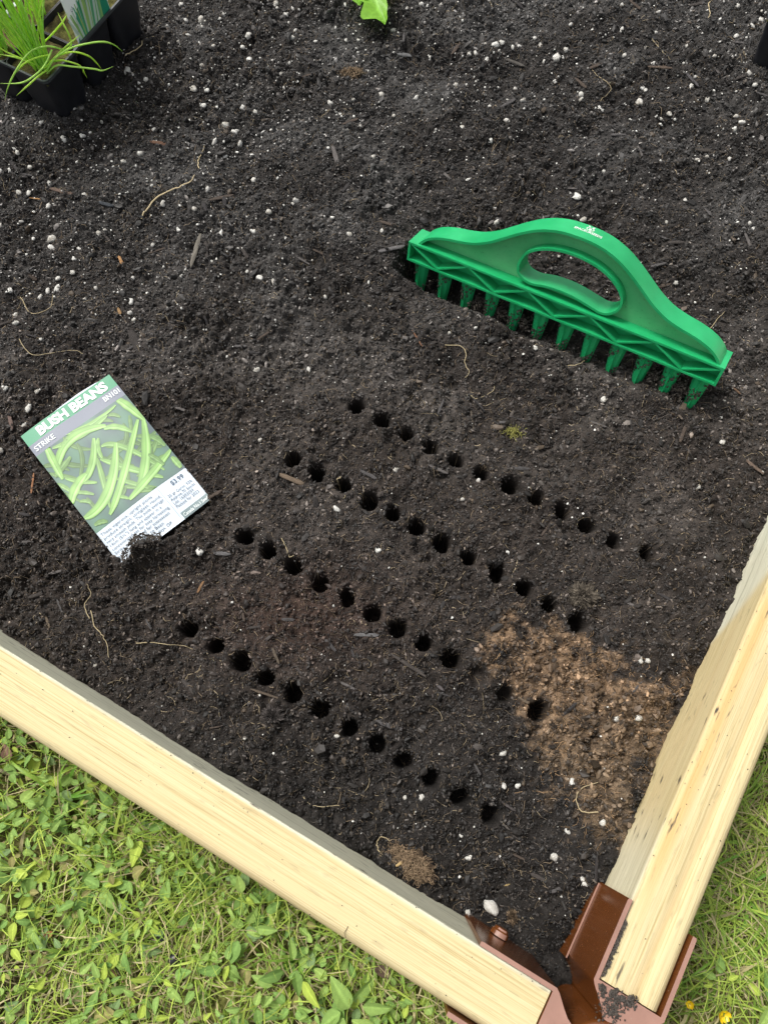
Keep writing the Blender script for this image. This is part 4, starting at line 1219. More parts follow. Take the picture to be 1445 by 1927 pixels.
# ------------------------------------------------------------------ fine root fibres (uncountable)
def curl(p0, ang, length, r, k, wig, zf, n=7):
    pts = []; x, y = p0.x, p0.y; st = length / (n - 1); a = ang; da = random.gauss(0, wig)
    for i in range(n):
        pts.append((x, y, zf(x, y) + r * .8 + 0.0011 * math.sin(i * 1.9 + k)))
        a += da + random.gauss(0, wig * .8); x += math.cos(a) * st; y += math.sin(a) * st
    return np.array(pts)
FB = Batch()
Zfun = zs
cnt = 0
while cnt < 11500:
    px_ = random.uniform(-60, 1500); py_ = random.uniform(-60, 1860)
    p = P(px_, py_, 0); s_, t_ = to_st(p.x, p.y)
    if s_ < .004 or t_ < .004: continue
    inbr = poly_dist(BROWN, np.array([px_]), np.array([py_]))[0] > -10
    if not inbr and random.random() < .12: continue
    L_ = random.uniform(.004, .017) if random.random() < .84 else random.uniform(.015, .034)
    r = random.uniform(.00013, .00030)
    pth = curl(p, random.uniform(0, 6.28), L_, r, px_, .38, zs)
    V, Fq = tube_arrays(pth, np.linspace(r, r * .55, len(pth)), 3)
    b_ = random.random()
    cl = np.array([.24, .185, .125]) * (.35 + .9 * b_) if random.random() < .45 else np.array([.115, .100, .088]) * (.5 + b_)
    if random.random() < .09: cl = np.array([.42, .34, .22]) * (.7 + .5 * b_)
    if inbr: cl = np.array([.33, .215, .12]) * (.5 + .8 * b_)
    FB.add(V, Fq, cl); cnt += 1
fo = link('root_fibres', FB.mesh('root_fibres'), M_fibre); tag(fo, 'hair-fine pale root fibres strewn through the soil', kind='stuff')

# ------------------------------------------------------------------ distinct pale roots
ROOTS = [([(238, 110), (252, 98), (266, 90), (275, 80), (291, 71)], .0006, 'wavy pale root on the soil just right of the black cell pack'),
         ([(268, 413), (276, 393), (299, 372), (328, 359), (348, 350), (362, 344), (368, 331)], .0009, 'longest cream-coloured root, curving across the upper left soil'),
         ([(374, 319), (374, 303), (380, 290), (386, 277)], .0006, 'short kinked pale root above the longest curved root'),
         ([(1124, 1527), (1103, 1530), (1088, 1521), (1083, 1506), (1086, 1492), (1098, 1481), (1122, 1473)], .0005, 'hooked tan root looped on the brown soil patch'),
         ([(173, 1150), (180, 1178), (192, 1194), (201, 1212), (208, 1238)], .0005, 'forked brown root below the buried edge of the seed packet'),
         ([(256, 1211), (285, 1210), (312, 1213), (345, 1216), (368, 1224)], .0004, 'thin pale root lying left of the lowest row of holes'),
         ([(836, 651), (864, 652), (876, 666), (874, 684), (882, 702), (876, 712)], .0005, 'branching yellowish root under the left half of the green tool'),
         ([(886, 745), (893, 752), (905, 748), (926, 738), (930, 728)], .0004, 'short curled root in front of the tool, below the branching one'),
         ([(1068, 690), (1085, 688), (1098, 680), (1100, 670), (1096, 662)], .0004, 'curved pale root under the middle teeth of the green tool'),
         ([(1340, 0), (1332, 10), (1334, 30), (1330, 36)], .0006, 'pale dangling root at the top edge near the right corner'),
         ([(1222, 70), (1240, 92), (1252, 105), (1262, 118)], .0004, 'thin beige root on the upper right soil'),
         ([(1110, 128), (1122, 143), (1140, 156), (1148, 170), (1128, 192)], .0004, 'zigzag beige root below the top middle of the soil'),
         ([(1300, 650), (1330, 625), (1350, 600), (1362, 588)], .0004, 'thin root beyond the right end of the green tool'),
         ([(642, 905), (636, 914), (642, 925), (650, 934), (646, 939)], .0005, 'curled yellow root hanging at the edge of a hole in the second row'),
         ([(530, 1015), (538, 1028), (544, 1048), (556, 1052)], .0005, 'yellowish root beside a hole in the third row'),
         ([(715, 1605), (709, 1590), (716, 1575), (735, 1583)], .0005, 'looped pale root at the left of the dry root clump'),
         ([(40, 560), (60, 590), (95, 580), (100, 555)], .0004, 'crooked pale root on the left soil above the seed packet'),
         ([(38, 640), (60, 668), (95, 666), (140, 660), (158, 668)], .0004, 'long crooked root directly above the top of the seed packet'),
         ([(170, 1165), (160, 1140), (172, 1120), (165, 1100)], .0004, 'thin root at the left below the seed packet'),
         ([(570, 1500), (580, 1512), (600, 1518), (640, 1516)], .0004, 'thin grey root between the lowest hole row and the near timber')]
for pp, r, lb in ROOTS:
    pts_ = [on_soil(x, y, r * 1.2 + .0012) for x, y in pp]
    path = smooth_path([tuple(p) for p in pts_], 36)
    w = np.array([vnoise(np.arange(36) * 1.0, np.zeros(36), 2.2, int(pp[0][0])), vnoise(np.arange(36) * 1.0, np.ones(36), 2.2, int(pp[0][1]) + 3)]).T * r * 2.4
    path[:, :2] += w
    for i in range(36): path[i, 2] = max(path[i, 2], zs(path[i, 0], path[i, 1]) + r * .7)
    V, Fq = tube_arrays(path - path[0], np.linspace(r, r * .5, 36), 6)
    cl = np.array([.50, .41, .25]) * (1.0 if r > .00055 else .75)
    o = link('root', np_mesh('root', V, Fq, np.broadcast_to(cl, (len(V), 3))), M_fibre); o.location = path[0]
    tag(o, lb, 'root', 'pale roots on the soil')

path = smooth_path([tuple(P(x, y, BT + .0004)) for x, y in ((651, 1766), (648, 1757), (652, 1750), (655, 1744))], 14)
V, Fq = tube_arrays(path - path[0], .00022, 5)
o = link('root', np_mesh('root', V, Fq, np.broadcast_to(np.array([.10, .08, .05]), (len(V), 3))), M_fibre); o.location = path[0]
tag(o, 'short dark hair-like root lying on top of the near timber', 'root')

# ------------------------------------------------------------------ clods and root clumps
def clod(px_, py_, rx, ry, rz, col_, label, nf, cat, up=.0, fl=.010):
    c_ = on_soil(px_, py_, up)
    t = empty('root_clump' if nf else 'soil_clod', c_); tag(t, label, cat)
    bm = bmesh.new(); bmesh.ops.create_icosphere(bm, subdivisions=5, radius=1)
    V = np.array([v.co[:] for v in bm.verts])
    d = .8 + .7 * vnoise(V[:, 0] + .4 * V[:, 2], V[:, 1] - .6 * V[:, 2], .09, 21) + .5 * vnoise(V[:, 0] + V[:, 2], V[:, 1] + .7 * V[:, 2], .045, 23) + .55 * vnoise(V[:, 0] * 1 + V[:, 2], V[:, 1] + V[:, 2] * .5, .45, 7) + .45 * vnoise(V[:, 0] + V[:, 2], V[:, 1] - V[:, 2], .16, 9) + .25 * vnoise(V[:, 0] + V[:, 2], V[:, 1] - V[:, 2], .07, 19)
    V = V * d[:, None] * np.array([rx, ry, rz])
    Fq = np.array([[l.index for l in f.verts] for f in bm.faces]); bm.free()
    k_ = (vnoise(V[:, 0], V[:, 1], .002, 17) + .5)[:, None]
    link('core', np_mesh('core', V, Fq, np.array(col_) * (.25 + 1.4 * k_) * (.6 + 1.0 * (rng.random((len(V), 1)) > .75)), smooth=False), M_soil, t)
    if nf:
        B_ = Batch()
        for _ in range(nf):
            a = random.uniform(0, 6.28); q_ = math.sqrt(random.random()); zz = rz * math.sqrt(max(0, 1 - q_ * q_))
            p0 = Vector((math.cos(a) * rx * q_, math.sin(a) * ry * q_, zz * .8))
            pth = curl(p0, random.uniform(0, 6.28), random.uniform(.5, 1) * fl, .0001, a, .7, lambda x, y: max(0, rz * (1 - (x / rx) ** 2 * .9 - (y / ry) ** 2 * .9)) + random.uniform(0, .0022))
            V2, F3 = tube_arrays(pth, random.uniform(.00012, .00024), 3); B_.add(V2, F3, np.array([.31, .225, .145]) * random.uniform(.5, 1.3))
        link('fibres', B_.mesh('fibres'), M_fibre, t)['kind'] = 'stuff'
    return t
t = clod(772, 1622, .019, .0100, .0034, (.075, .053, .036), 'dry tangled clump of brown roots beside the near timber', 420, 'root clump')
t.rotation_euler = (0, 0, -.62)
clod(1094, 1122, .0120, .0100, .0034, (.070, .059, .046), 'dry tan clod beside the last hole of the second row', 0, 'soil clod', .001)
clod(660, 138, .014, .0055, .0022, (.06, .05, .036), 'dry tan fibre clump on the soil near the top edge', 120, 'root clump', 0, .008)
clod(735, 2, .009, .006, .005, (.13, .11, .085), 'small grey-tan clod at the top edge beside the lobed leaf', 0, 'soil clod')
clod(963, 1728, .0042, .0056, .004, (.16, .115, .075), 'small brown lump near the bracket, below the largest perlite grain', 0, 'soil clod')
clod(510, 1350, .0085, .0075, .005, (.055, .048, .045), 'dark grey lump below the lowest row of holes', 0, 'soil clod')
# yellow-green moss tuft
mt = empty('moss_tuft', on_soil(966, 814)); tag(mt, 'tiny yellow-green moss tuft beside the top row of holes', 'moss')
B_ = Batch()
for _ in range(70):
    pth = curl(Vector((random.gauss(0, .004), random.gauss(0, .0022), 0)), random.uniform(0, 6.28), .007, .0002, 1, .5, lambda x, y: .001 + random.uniform(0, .003))
    V2, F3 = tube_arrays(pth, .00022, 3); B_.add(V2, F3, np.array([.34, .33, .10]) * random.uniform(.5, 1.2))
link('strands', B_.mesh('strands'), M_fibre, mt)

# ------------------------------------------------------------------ labels by landmark
MARKS = [(120, 110, 'the black cell pack of chives'), (715, 20, 'the bright green lobed leaf'), (265, 90, 'the wavy root beside the cell pack'), (315, 365, 'the longest cream root'), (370, 478, 'the long grey wood chip'),
         (302, 268, 'the rusty brown chip'), (660, 138, 'the tan fibre clump'), (968, 118, 'the dark chip at the top middle'), (1240, 130, 'the brown flat chip at the upper right'), (1430, 110, 'the pot at the right edge'), (1336, 286, 'the broad dark chip at the right'),
         (1105, 430, 'the logo on the green tool'), (800, 450, "the green tool's left end"), (1360, 690, "the green tool's right end"), (180, 745, "the packet's green header"), (60, 880, "the packet's left edge"), (385, 930, "the packet's right corner"), (230, 1050, "the packet's buried foot"), (257, 645, 'the dark oval bark chip'),
         (672, 767, 'the left end of the top hole row'), (945, 910, 'the middle of the top hole row'), (1215, 1044, 'the right end of the top hole row'), (555, 868, 'the left end of the second hole row'), (810, 1010, 'the middle of the second hole row'), (1094, 1122, 'the dry tan clod'), (460, 1015, 'the left end of the third hole row'), (725, 1170, 'the middle of the third hole row'),
         (1010, 1338, 'the right end of the third hole row'), (355, 1184, 'the left end of the lowest hole row'), (630, 1354, 'the middle of the lowest hole row'), (926, 1537, 'the right end of the lowest hole row'), (1130, 1400, 'the middle of the brown soil patch'), (772, 1622, 'the dry root clump'), (1150, 1700, "the bracket's right arm"), (926, 1760, "the bracket's left arm"),
         (100, 1560, 'the broad grass at the far left'), (30, 1410, 'the brown twig under the timber'), (303, 1593, 'the straight pale straw'), (305, 1762, 'the larger black plastic scrap'), (100, 1755, 'the rust-coloured dead leaf'), (735, 1835, 'the dark dead leaf'), (660, 1880, 'the large-leaved weed'), (560, 1810, 'the grass clump halfway along the timber'), (216, 1828, 'the reddish straw'), (128, 1860, 'the thin dry stalk')]
def by_landmark(items, what):
    """items: (object, px, py, size), largest first: the largest on each side of each landmark gets a label of its own"""
    seen = set()
    for o, x, y, sz_ in sorted(items, key=lambda q_: -q_[3]):
        best = sorted(MARKS, key=lambda m_: (m_[0] - x) ** 2 + (m_[1] - y) ** 2)[:3]
        for mx_, my_, nm_ in best:
            if math.hypot(mx_ - x, my_ - y) > 210: continue
            a_ = math.degrees(math.atan2(my_ - y, x - mx_)) % 360
            side = ('right of', 'above and right of', 'above', 'above and left of', 'left of', 'below and left of', 'below', 'below and right of')[int((a_ + 22.5) // 45) % 8]
            if (nm_, side) in seen: continue
            seen.add((nm_, side)); o['label'] = what + ' ' + side + ' ' + nm_
            break

# ------------------------------------------------------------------ perlite
def lump_mesh(name, seed, sub=2):
    bm = bmesh.new(); bmesh.ops.create_icosphere(bm, subdivisions=sub, radius=1)
    V = np.array([v.co[:] for v in bm.verts]); Fq = np.array([[l.index for l in f.verts] for f in bm.faces]); bm.free()
    d = 1 + 1.0 * vnoise(V[:, 0] + .6 * V[:, 2], V[:, 1] - .5 * V[:, 2], .9, seed) + .7 * vnoise(V[:, 0] - V[:, 2], V[:, 1] + V[:, 2], .4, seed + 1)
    V = V * d[:, None] * np.array([1.0, .82, .75])
    st_ = np.clip(.5 + 1.2 * vnoise(V[:, 0], V[:, 1] + V[:, 2], .5, seed + 3), 0, 1)[:, None] * (.15 + .7 * ((seed // 7) % 3) / 2)
    return np_mesh(name, V, Fq, np.array([.78, .77, .72]) * (1 - st_) + np.array([.30, .26, .20]) * st_, True)
PL = [lump_mesh('perlite_grain', 200 + 7 * i) for i in range(11)]
for m_ in PL: m_.materials.append(M_perlite)
KNOWN = [(920, 1706, 13), (368, 170, 10), (383, 198, 7), (1047, 112, 10), (1203, 195, 10), (1085, 371, 8), (240, 138, 8), (379, 38, 9), (350, 36, 6), (467, 69, 8), (480, 211, 6), (342, 10, 8), (518, 10, 8), (470, 114, 7), (276, 152, 6), (425, 236, 7), (442, 250, 7), (521, 160, 7), (99, 450, 9), (97, 466, 6), (158, 365, 6), (92, 387, 6), (391, 355, 6), (365, 393, 6), (336, 432, 5), (740, 60, 8), (869, 240, 6), (931, 88, 8), (943, 80, 6), (914, 83, 5), (977, 87, 5), (1174, 104, 6), (1170, 10, 5), (1157, 127, 5), (1344, 104, 5), (1208, 166, 5), (1214, 170, 5), (1384, 220, 7), (1396, 231, 7), (1045, 152, 5), (745, 884, 6), (1205, 1243, 7), (1218, 1243, 5), (46, 802, 7), (56, 773, 8), (71, 737, 6), (10, 730, 6), (1200, 1353, 7), (1160, 1353, 6), (490, 524, 7), (478, 340, 6), (233, 305, 6), (395, 290, 5), (246, 590, 5), (252, 602, 5), (250, 523, 6), (186, 440, 7), (140, 487, 5), (110, 525, 5), (30, 592, 6), (20, 547, 5), (32, 608, 6), (600, 170, 6), (930, 390, 5), (1358, 832, 6), (1008, 575, 4), (895, 618, 5), (845, 628, 4), (975, 1480, 5), (948, 1480, 5), (1092, 1455, 6), (1076, 1472, 5), (793, 1500, 5), (762, 1502, 4), (1070, 1565, 6), (1132, 1550, 6), (880, 1718, 5), (635, 1385, 5), (460, 1390, 4), (1100, 1665, 5), (1096, 1655, 4), (180, 1250, 5), (376, 1040, 6), (900, 905, 4), (870, 940, 4), (955, 1040, 4)]
tot = 0; PITEMS = []
for i, (x, y, rp) in enumerate(KNOWN):
    p = on_soil(x, y); r = rp * .68 / FPX * 0.95
    o = link('perlite_grain', PL[i % 11], None); o.location = p + Vector((0, 0, r * .35)); o.scale = (r * random.uniform(.9, 1.2), r, r * .95)
    o.rotation_euler = (random.uniform(-.6, .6), random.uniform(-.6, .6), random.uniform(0, 6.28)); tot += 1
    if i == 0: tag(o, 'largest white perlite lump, on the dark soil close to the bracket', 'perlite grain', 'perlite grains on the soil')
    else: tag(o, 'small white perlite grain lying on the dark soil', 'perlite grain', 'perlite grains on the soil'); PITEMS.append((o, x, y, rp))
SB = Batch(); small = [np.array([v.co[:] for v in lump.vertices]) for lump in (lump_mesh('t', 900 + k, 1) for k in range(5))]
sf = None
tmpm = lump_mesh('t', 950, 1); sf = np.array([list(p.vertices) for p in tmpm.polygons])
def dens(x, y):
    d = 1.0 if y < 330 else 0.55 if y < 560 else 0.28 if y < 760 else 0.10
    if y < 700 and x < 560: d *= 1.35
    if 380 < x < 800 and y < 260: d *= 1.2
    if x > 620 and 250 < y < 560: d *= .45
    return d
ns_ = 0; cand = []
while len(cand) < 3100:
    x, y = random.uniform(-80, 1525), random.uniform(-80, 1800)
    if random.random() > dens(x, y) / 1.7: continue
    p = P(x, y, 0); s_, t_ = to_st(p.x, p.y)
    if s_ < .012 or t_ < .012: continue
    if poly_dist([(40, 822), (212, 702), (393, 945), (228, 1060)], np.array([x]), np.array([y]))[0] > -3: continue
    cand.append((random.paretovariate(2.6) * (1.5 if y < 600 else 1.2), x, y))
cand.sort(reverse=True)
for k, (rp, x, y) in enumerate(cand):
    rp = min(rp * 1.06, 6.6)
    p = on_soil(x, y); r = rp * .68 / FPX * .95
    inview = -5 < x < 1450 and -5 < y < 1930
    if tot < 297 and inview:
        o = link('perlite_grain', PL[k % 11], None); o.location = p + Vector((0, 0, r * random.uniform(-.1, .35))); o.scale = (r * random.uniform(.9, 1.4), r * random.uniform(.8, 1.05), r * .95)
        o.rotation_euler = (random.uniform(-.8, .8), random.uniform(-.8, .8), random.uniform(0, 6.28))
        tag(o, 'small white perlite grain lying on the dark soil', 'perlite grain', 'perlite grains on the soil'); tot += 1; PITEMS.append((o, x, y, rp))
    else:
        R_ = np.array(Euler((random.uniform(-1, 1), random.uniform(-1, 1), random.uniform(0, 6.28))).to_matrix())
        SB.add((small[k % 5] * r) @ R_.T + np.array([p.x, p.y, p.z + r * .2]), sf, np.array([.72, .71, .66]) * random.uniform(.6, 1.1))
by_landmark(PITEMS, 'largest white perlite grain')
o = link('perlite_specks', SB.mesh('perlite_specks'), M_perlite); tag(o, 'tiny white perlite specks sprinkled over the soil', kind='stuff')

# ------------------------------------------------------------------ bark and wood chips
def chip_mesh(seed, asp):
    bm = bmesh.new()
    r_ = random.Random(seed); rings = []
    nseg = 7
    for i in range(nseg + 1):
        t = i / nseg * 2 - 1
        w = asp * (1 - .35 * abs(t) ** 3) * r_.uniform(.8, 1.1) * (r_.uniform(.55, .95) if i in (0, nseg) else 1)
        h_ = asp * .42 * (1 - .5 * t * t); off = r_.uniform(-.08, .08) * asp
        rings.append([bm.verts.new((t, off + w * math.cos(a), h_ * math.sin(a) * r_.uniform(.85, 1.1))) for a in np.linspace(0, 6.283, 8, endpoint=False)])
    for a, b2 in zip(rings[:-1], rings[1:]):
        for i in range(8): bm.faces.new((a[i], a[(i + 1) % 8], b2[(i + 1) % 8], b2[i]))
    bm.faces.new(rings[0]); bm.faces.new(rings[-1])
    for v in bm.verts: v.co.x += r_.uniform(-.09, .09); v.co.z *= r_.uniform(.7, 1.2)
    return bm_mesh('wood_chip', bm, angle=16)
CHIPS = [((379, 446), (361, 505), 8, (.17, .155, .13), 'long grey flat wood chip on the upper left soil'), ((245, 622), (268, 668), 14, (.045, .04, .037), 'dark oval bark chip above the seed packet'),
         ((950, 110), (986, 126), 8, (.085, .078, .07), 'dark chip at the top middle, right of the lobed leaf'), ((1218, 128), (1262, 133), 6, (.10, .075, .058), 'brown flat chip on the upper right soil'),
         ((1290, 138), (1312, 166), 8, (.085, .08, .082), 'grey chip near the top right corner'), ((1310, 283), (1362, 288), 9, (.055, .048, .042), 'dark broad chip near the right edge above the tool'),
         ((748, 100), (772, 108), 11, (.15, .15, .15), 'pale grey flake near the lobed leaf'), ((712, 478), (760, 468), 10, (.105, .10, .10), 'grey flat chip at the left end of the green tool'),
         ((524, 892), (572, 912), 11, (.14, .105, .075), 'frayed brown chip below the second hole of the second row'), ((806, 876), (840, 893), 7, (.11, .10, .095), 'grey chip between the first and second rows of holes'),
         ((404, 1042), (434, 1044), 8, (.13, .125, .125), 'square-ended grey chip left of the third row'), ((886, 772), (890, 808), 4, (.11, .09, .07), 'thin upright chip above the first row of holes'),
         ((776, 622), (794, 652), 4, (.17, .09, .055), 'reddish brown twig below the left teeth of the tool'), ((284, 267), (320, 270), 7, (.13, .075, .05), 'rusty brown chip right of the cell pack'),
         ((735, 1230), (802, 1274), 8, (.065, .056, .05), 'long dark chip between the third and fourth rows'), ((668, 1196), (712, 1196), 8, (.10, .098, .098), 'grey flat chip under the middle of the third row'),
         ((612, 1204), (632, 1226), 8, (.06, .056, .056), 'short dark chip left of the grey flat chip'), ((514, 1222), (526, 1250), 6, (.10, .08, .06), 'short brown chip above the fourth row of holes'),
         ((472, 1297), (522, 1314), 5, (.09, .07, .052), 'thin brown chip beside the fourth row of holes'), ((706, 1358), (758, 1374), 10, (.085, .08, .08), 'broad grey chip touching the fourth row of holes'),
         ((945, 1510), (970, 1527), 6, (.07, .062, .06), 'small dark chip beside the last hole of the fourth row'), ((1122, 1612), (1118, 1664), 7, (.04, .036, .036), 'long black chip beside the right arm of the bracket'),
         ((1400, 870), (1432, 894), 8, (.12, .088, .068), 'brown chip near the right edge above the right timber'), ((18, 778), (26, 812), 8, (.14, .10, .085), 'brown stick left of the seed packet'),
         ((66, 893), (61, 930), 4, (.30, .15, .08), 'orange splinter beside the left edge of the packet'), ((96, 356), (136, 364), 8, (.11, .078, .062), 'brown chip on the far left soil'),
         ((292, 722), (340, 712), 7, (.075, .066, .058), 'dark chip to the right of the packet header'), ((372, 1116), (384, 1094), 6, (.20, .115, .06), 'orange brown splinter under the packet'),
         ((56, 372), (80, 374), 3, (.38, .21, .09), 'thin orange sliver on the left soil'), ((224, 482), (230, 496), 5, (.36, .20, .09), 'tiny orange splinter on the left soil above the packet'),
         ((222, 580), (228, 592), 6, (.32, .20, .10), 'small amber splinter above the packet'), ((395, 378), (440, 368), 8, (.075, .06, .05), 'brown bark piece below the longest cream root'),
         ((185, 380), (214, 388), 8, (.05, .055, .062), 'bluish black chip on the left soil'), ((820, 1288), (835, 1300), 6, (.09, .08, .08), 'small grey chip below the third row of holes'),
         ((1255, 735), (1300, 745), 6, (.06, .052, .05), 'dark chip in front of the right end of the tool'), ((1375, 725), (1392, 742), 5, (.14, .09, .06), 'brown splinter beyond the right end of the tool'),
         ((86, 1160), (94, 1182), 6, (.14, .11, .08), 'tan chip near the left end of the near timber'), ((940, 1545), (958, 1562), 4, (.10, .09, .08), 'thin chip below the last hole of the fourth row'),
         ((745, 1630), (757, 1622), 6, (.46, .33, .16), 'small yellow wood fragment in the dry root clump'), ((798, 1640), (806, 1622), 4, (.50, .34, .15), 'yellow splinter stuck in the dry root clump'),
         ((965, 1308), (990, 1322), 5, (.11, .085, .06), 'brown chip beside the loose end of the third row'), ((960, 1665), (948, 1668), 3, (.30, .22, .10), 'short yellow straw near the largest perlite lump')]
def put_chip(a, b2, wpx, cl, lb, grp, seed):
    A_, B2 = on_soil(*a), on_soil(*b2); d = B2 - A_; L_ = d.length * .5
    asp = min(1.0, wpx * .45 / (math.hypot(a[0] - b2[0], a[1] - b2[1]) * .5 + 1e-6) * 1.0)
    me = chip_mesh(seed, asp)
    a_ = me.attributes.new('col', 'FLOAT_COLOR', 'POINT'); k_ = np.ones((len(me.vertices), 4), np.float32); k_[:, :3] = np.array(cl) * np.random.default_rng(seed).uniform(.75, 1.2, (len(me.vertices), 1)); a_.data.foreach_set('color', k_.ravel())
    me.materials.append(M_chip)
    o = bpy.data.objects.new('wood_chip', me); C.objects.link(o)
    mid = (A_ + B2) / 2; z = max(zs(mid.x, mid.y), mid.z)
    o.location = (mid.x, mid.y, z + L_ * asp * .16 + .0006); o.scale = (L_, L_, L_)
    o.rotation_euler = (random.uniform(-.15, .15), -math.atan2(d.z, d.xy.length) * .6, math.atan2(d.y, d.x))
    tag(o, lb, 'wood chip', grp)
    return o
for i, (a, b2, wpx, cl, lb) in enumerate(CHIPS): put_chip(a, b2, wpx, cl, lb, 'wood chips on the soil', 300 + i)
k = 0; CITEMS = []
while k < 110:
    x, y = random.uniform(0, 1440), random.uniform(0, 1700)
    p = P(x, y, 0); s_, t_ = to_st(p.x, p.y)
    if s_ < .02 or t_ < .02 or poly_dist([(40, 822), (212, 702), (393, 945), (228, 1060)], np.array([x]), np.array([y]))[0] > -12: continue
    if min(math.hypot(x - hx, y - hy) for row in ROWS for hx, hy in row) < 36: continue
    if poly_dist([(770, 430), (1000, 420), (1380, 660), (1300, 770), (780, 550)], np.array([x]), np.array([y]))[0] > -8: continue
    a = random.gauss(.3, .7); l_ = random.uniform(8, 17); c_ = random.choice([(.055, .048, .044), (.08, .075, .074), (.075, .058, .047), (.11, .10, .095), (.04, .037, .037)])
    o = put_chip((x - math.cos(a) * l_, y - math.sin(a) * l_), (x + math.cos(a) * l_, y + math.sin(a) * l_), random.uniform(4, 8), c_, 'small dark bark chip half sunk in the soil', 'small bark chips in the soil', 500 + k); k += 1; CITEMS.append((o, x, y, l_))

by_landmark(CITEMS, 'longest dark bark chip')

# ------------------------------------------------------------------ lawn plants
def lawn_px(px_, py_): return P(px_, py_, LAWN)
def in_lawn(x, y, mrg=.004):
    s_, t_ = to_st(x, y)
    return (t_ < -BW - mrg) | (s_ < -BW - mrg)
GB = Batch()
Ng = 38000
gx = rng.uniform(-.55, .55, Ng * 3); gy = rng.uniform(-.40, .30, Ng * 3)
ppx, ppy = proj(gx, gy, LAWN)
ok = in_lawn(gx, gy, .002) & (ppx > -260) & (ppx < 1720) & (ppy < 2200)
s_, t_ = to_st(gx, gy); ok &= ~((abs(s_) < .055) & (abs(t_) < .055) & (np.hypot(s_ + .02, t_ + .02) < .028))
dens_ = 0.35 + 0.65 * sstep(.3, .7, vnoise(gx, gy, .05, 51) + .5)
leafy = sstep(.38, .28, (ppx / 650 + (ppy - 1380) / 900) * .5)   # broad-leaved corner has less grass
ok &= rng.random(len(gx)) < dens_ * (1 - .50 * leafy * (ppx < 700))
gx, gy = gx[ok][:Ng], gy[ok][:Ng]; ppx, ppy = ppx[ok][:Ng], ppy[ok][:Ng]
n = len(gx); gz = zlawn(gx, gy)
az = rng.uniform(0, 6.28, n); ln = rng.uniform(.014, .052, n) * np.where(ppx > 1200, 1.15, 1.0); lean = rng.uniform(.45, 1.25, n); wd = rng.uniform(.00035, .00085, n) + (rng.random(n) > .95) * .0009
curlv = rng.normal(0, .5, n)
kind = rng.random(n); vv = rng.random(n)
straw = kind < .26 + .20 * sstep(1700, 1850, ppy) * (ppx < 1000) + .14 * (ppx > 1150)
colg = np.where(straw[:, None], np.array([.54, .47, .25]) * (.5 + .75 * vv)[:, None], (np.array([.20, .345, .05]) * (1 - vv)[:, None] + np.array([.45, .55, .10]) * vv[:, None]) * (0.75 + .5 * rng.random(n))[:, None])
lean = np.where(straw, lean + .35, lean)
nseg = 5
VV = np.zeros((n, nseg + 1, 2, 3)); 
px0, py0, pz0 = gx.copy(), gy.copy(), gz - .002
ang = az.copy(); el = 1.45 - lean * .25
for i in range(nseg + 1):
    t = i / nseg; w = wd * (1 - t ** 2 * .9)
    sx, sy = -np.sin(ang), np.cos(ang)
    VV[:, i, 0] = np.stack([px0 - sx * w, py0 - sy * w, pz0], 1); VV[:, i, 1] = np.stack([px0 + sx * w, py0 + sy * w, pz0 + w * .5], 1)
    st_ = ln / nseg
    px0 = px0 + np.cos(ang) * np.cos(el) * st_; py0 = py0 + np.sin(ang) * np.cos(el) * st_; pz0 = pz0 + np.sin(el) * st_
    pz0 = np.maximum(pz0, gz + .001 + .003 * vv); el = el - lean * .42; el = np.maximum(el, -.7); ang = ang + curlv * .35
# keep blades from growing through the timbers
bx, by = VV[..., 0], VV[..., 1]
bs, bt_ = to_st(bx, by)
bad = ((bt_ > -BW) & (bs > -BW)).any(axis=(1, 2))
VV = VV[~bad]; colg = colg[~bad]; n = len(VV)
Vf = VV.reshape(-1, 3); base = np.arange(n)[:, None] * (2 * (nseg + 1)); ii = np.arange(nseg)[None, :] * 2
f0 = base + ii
Fg = np.stack([f0, f0 + 1, f0 + 3, f0 + 2], -1).reshape(-1, 4)
go = link('grass', np_mesh('grass', Vf, Fg, np.repeat(colg, 2 * (nseg + 1), 0)), M_grass); tag(go, 'tangled lawn grass with dry straw around the bed', kind='stuff')

def weed_leaf_mesh(asp, bendv, fold, cl, seed):
    nl, nw = 9, 6; V = []; c_ = []
    r_ = random.Random(seed); tw = r_.uniform(-.25, .25)
    for i in range(nl + 1):
        t = i / nl
        w = asp * .5 * (math.sin(math.pi * min(1, t ** .8 * .97 + .015)) ** .75) * (1 - .25 * t)
        for j in range(nw + 1):
            e = j / nw * 2 - 1
            x = e * w; z = -bendv * t * t + fold * abs(e) * w + tw * e * w * t + .012 * math.sin(t * 15 + abs(e) * 3) * abs(e)
            V.append((x, t, z))
            vein = math.exp(-(e / .14) ** 2) * .30 + .12 * (math.sin(t * 26 - abs(e) * 5) > .6) - .10 * (abs(e) > .9)
            c_.append(np.array(cl) * (1 + vein) * r_.uniform(.93, 1.07))
    return np_mesh('leaf', np.array(V), grid_faces(nl + 1, nw + 1), np.array(c_))
M_weed = attr_mat('weed_leaf', rough=0.68, spec=0.2, noise=(60.0, 0.2), trans=0.22)
LM = []
for i in range(14):
    g = i / 13
    cl = np.array([.17, .295, .075]) * (1 - g) + np.array([.30, .43, .11]) * g
    if i in (4, 9): cl = np.array([.36, .46, .075])
    if i == 11: cl = np.array([.20, .30, .12])
    if i == 6: cl = np.array([.26, .24, .09])
    m_ = weed_leaf_mesh(random.uniform(.48, .72), random.uniform(.05, .4), random.uniform(.1, .45), cl, i); m_.materials.append(M_weed); LM.append(m_)
STEM = None
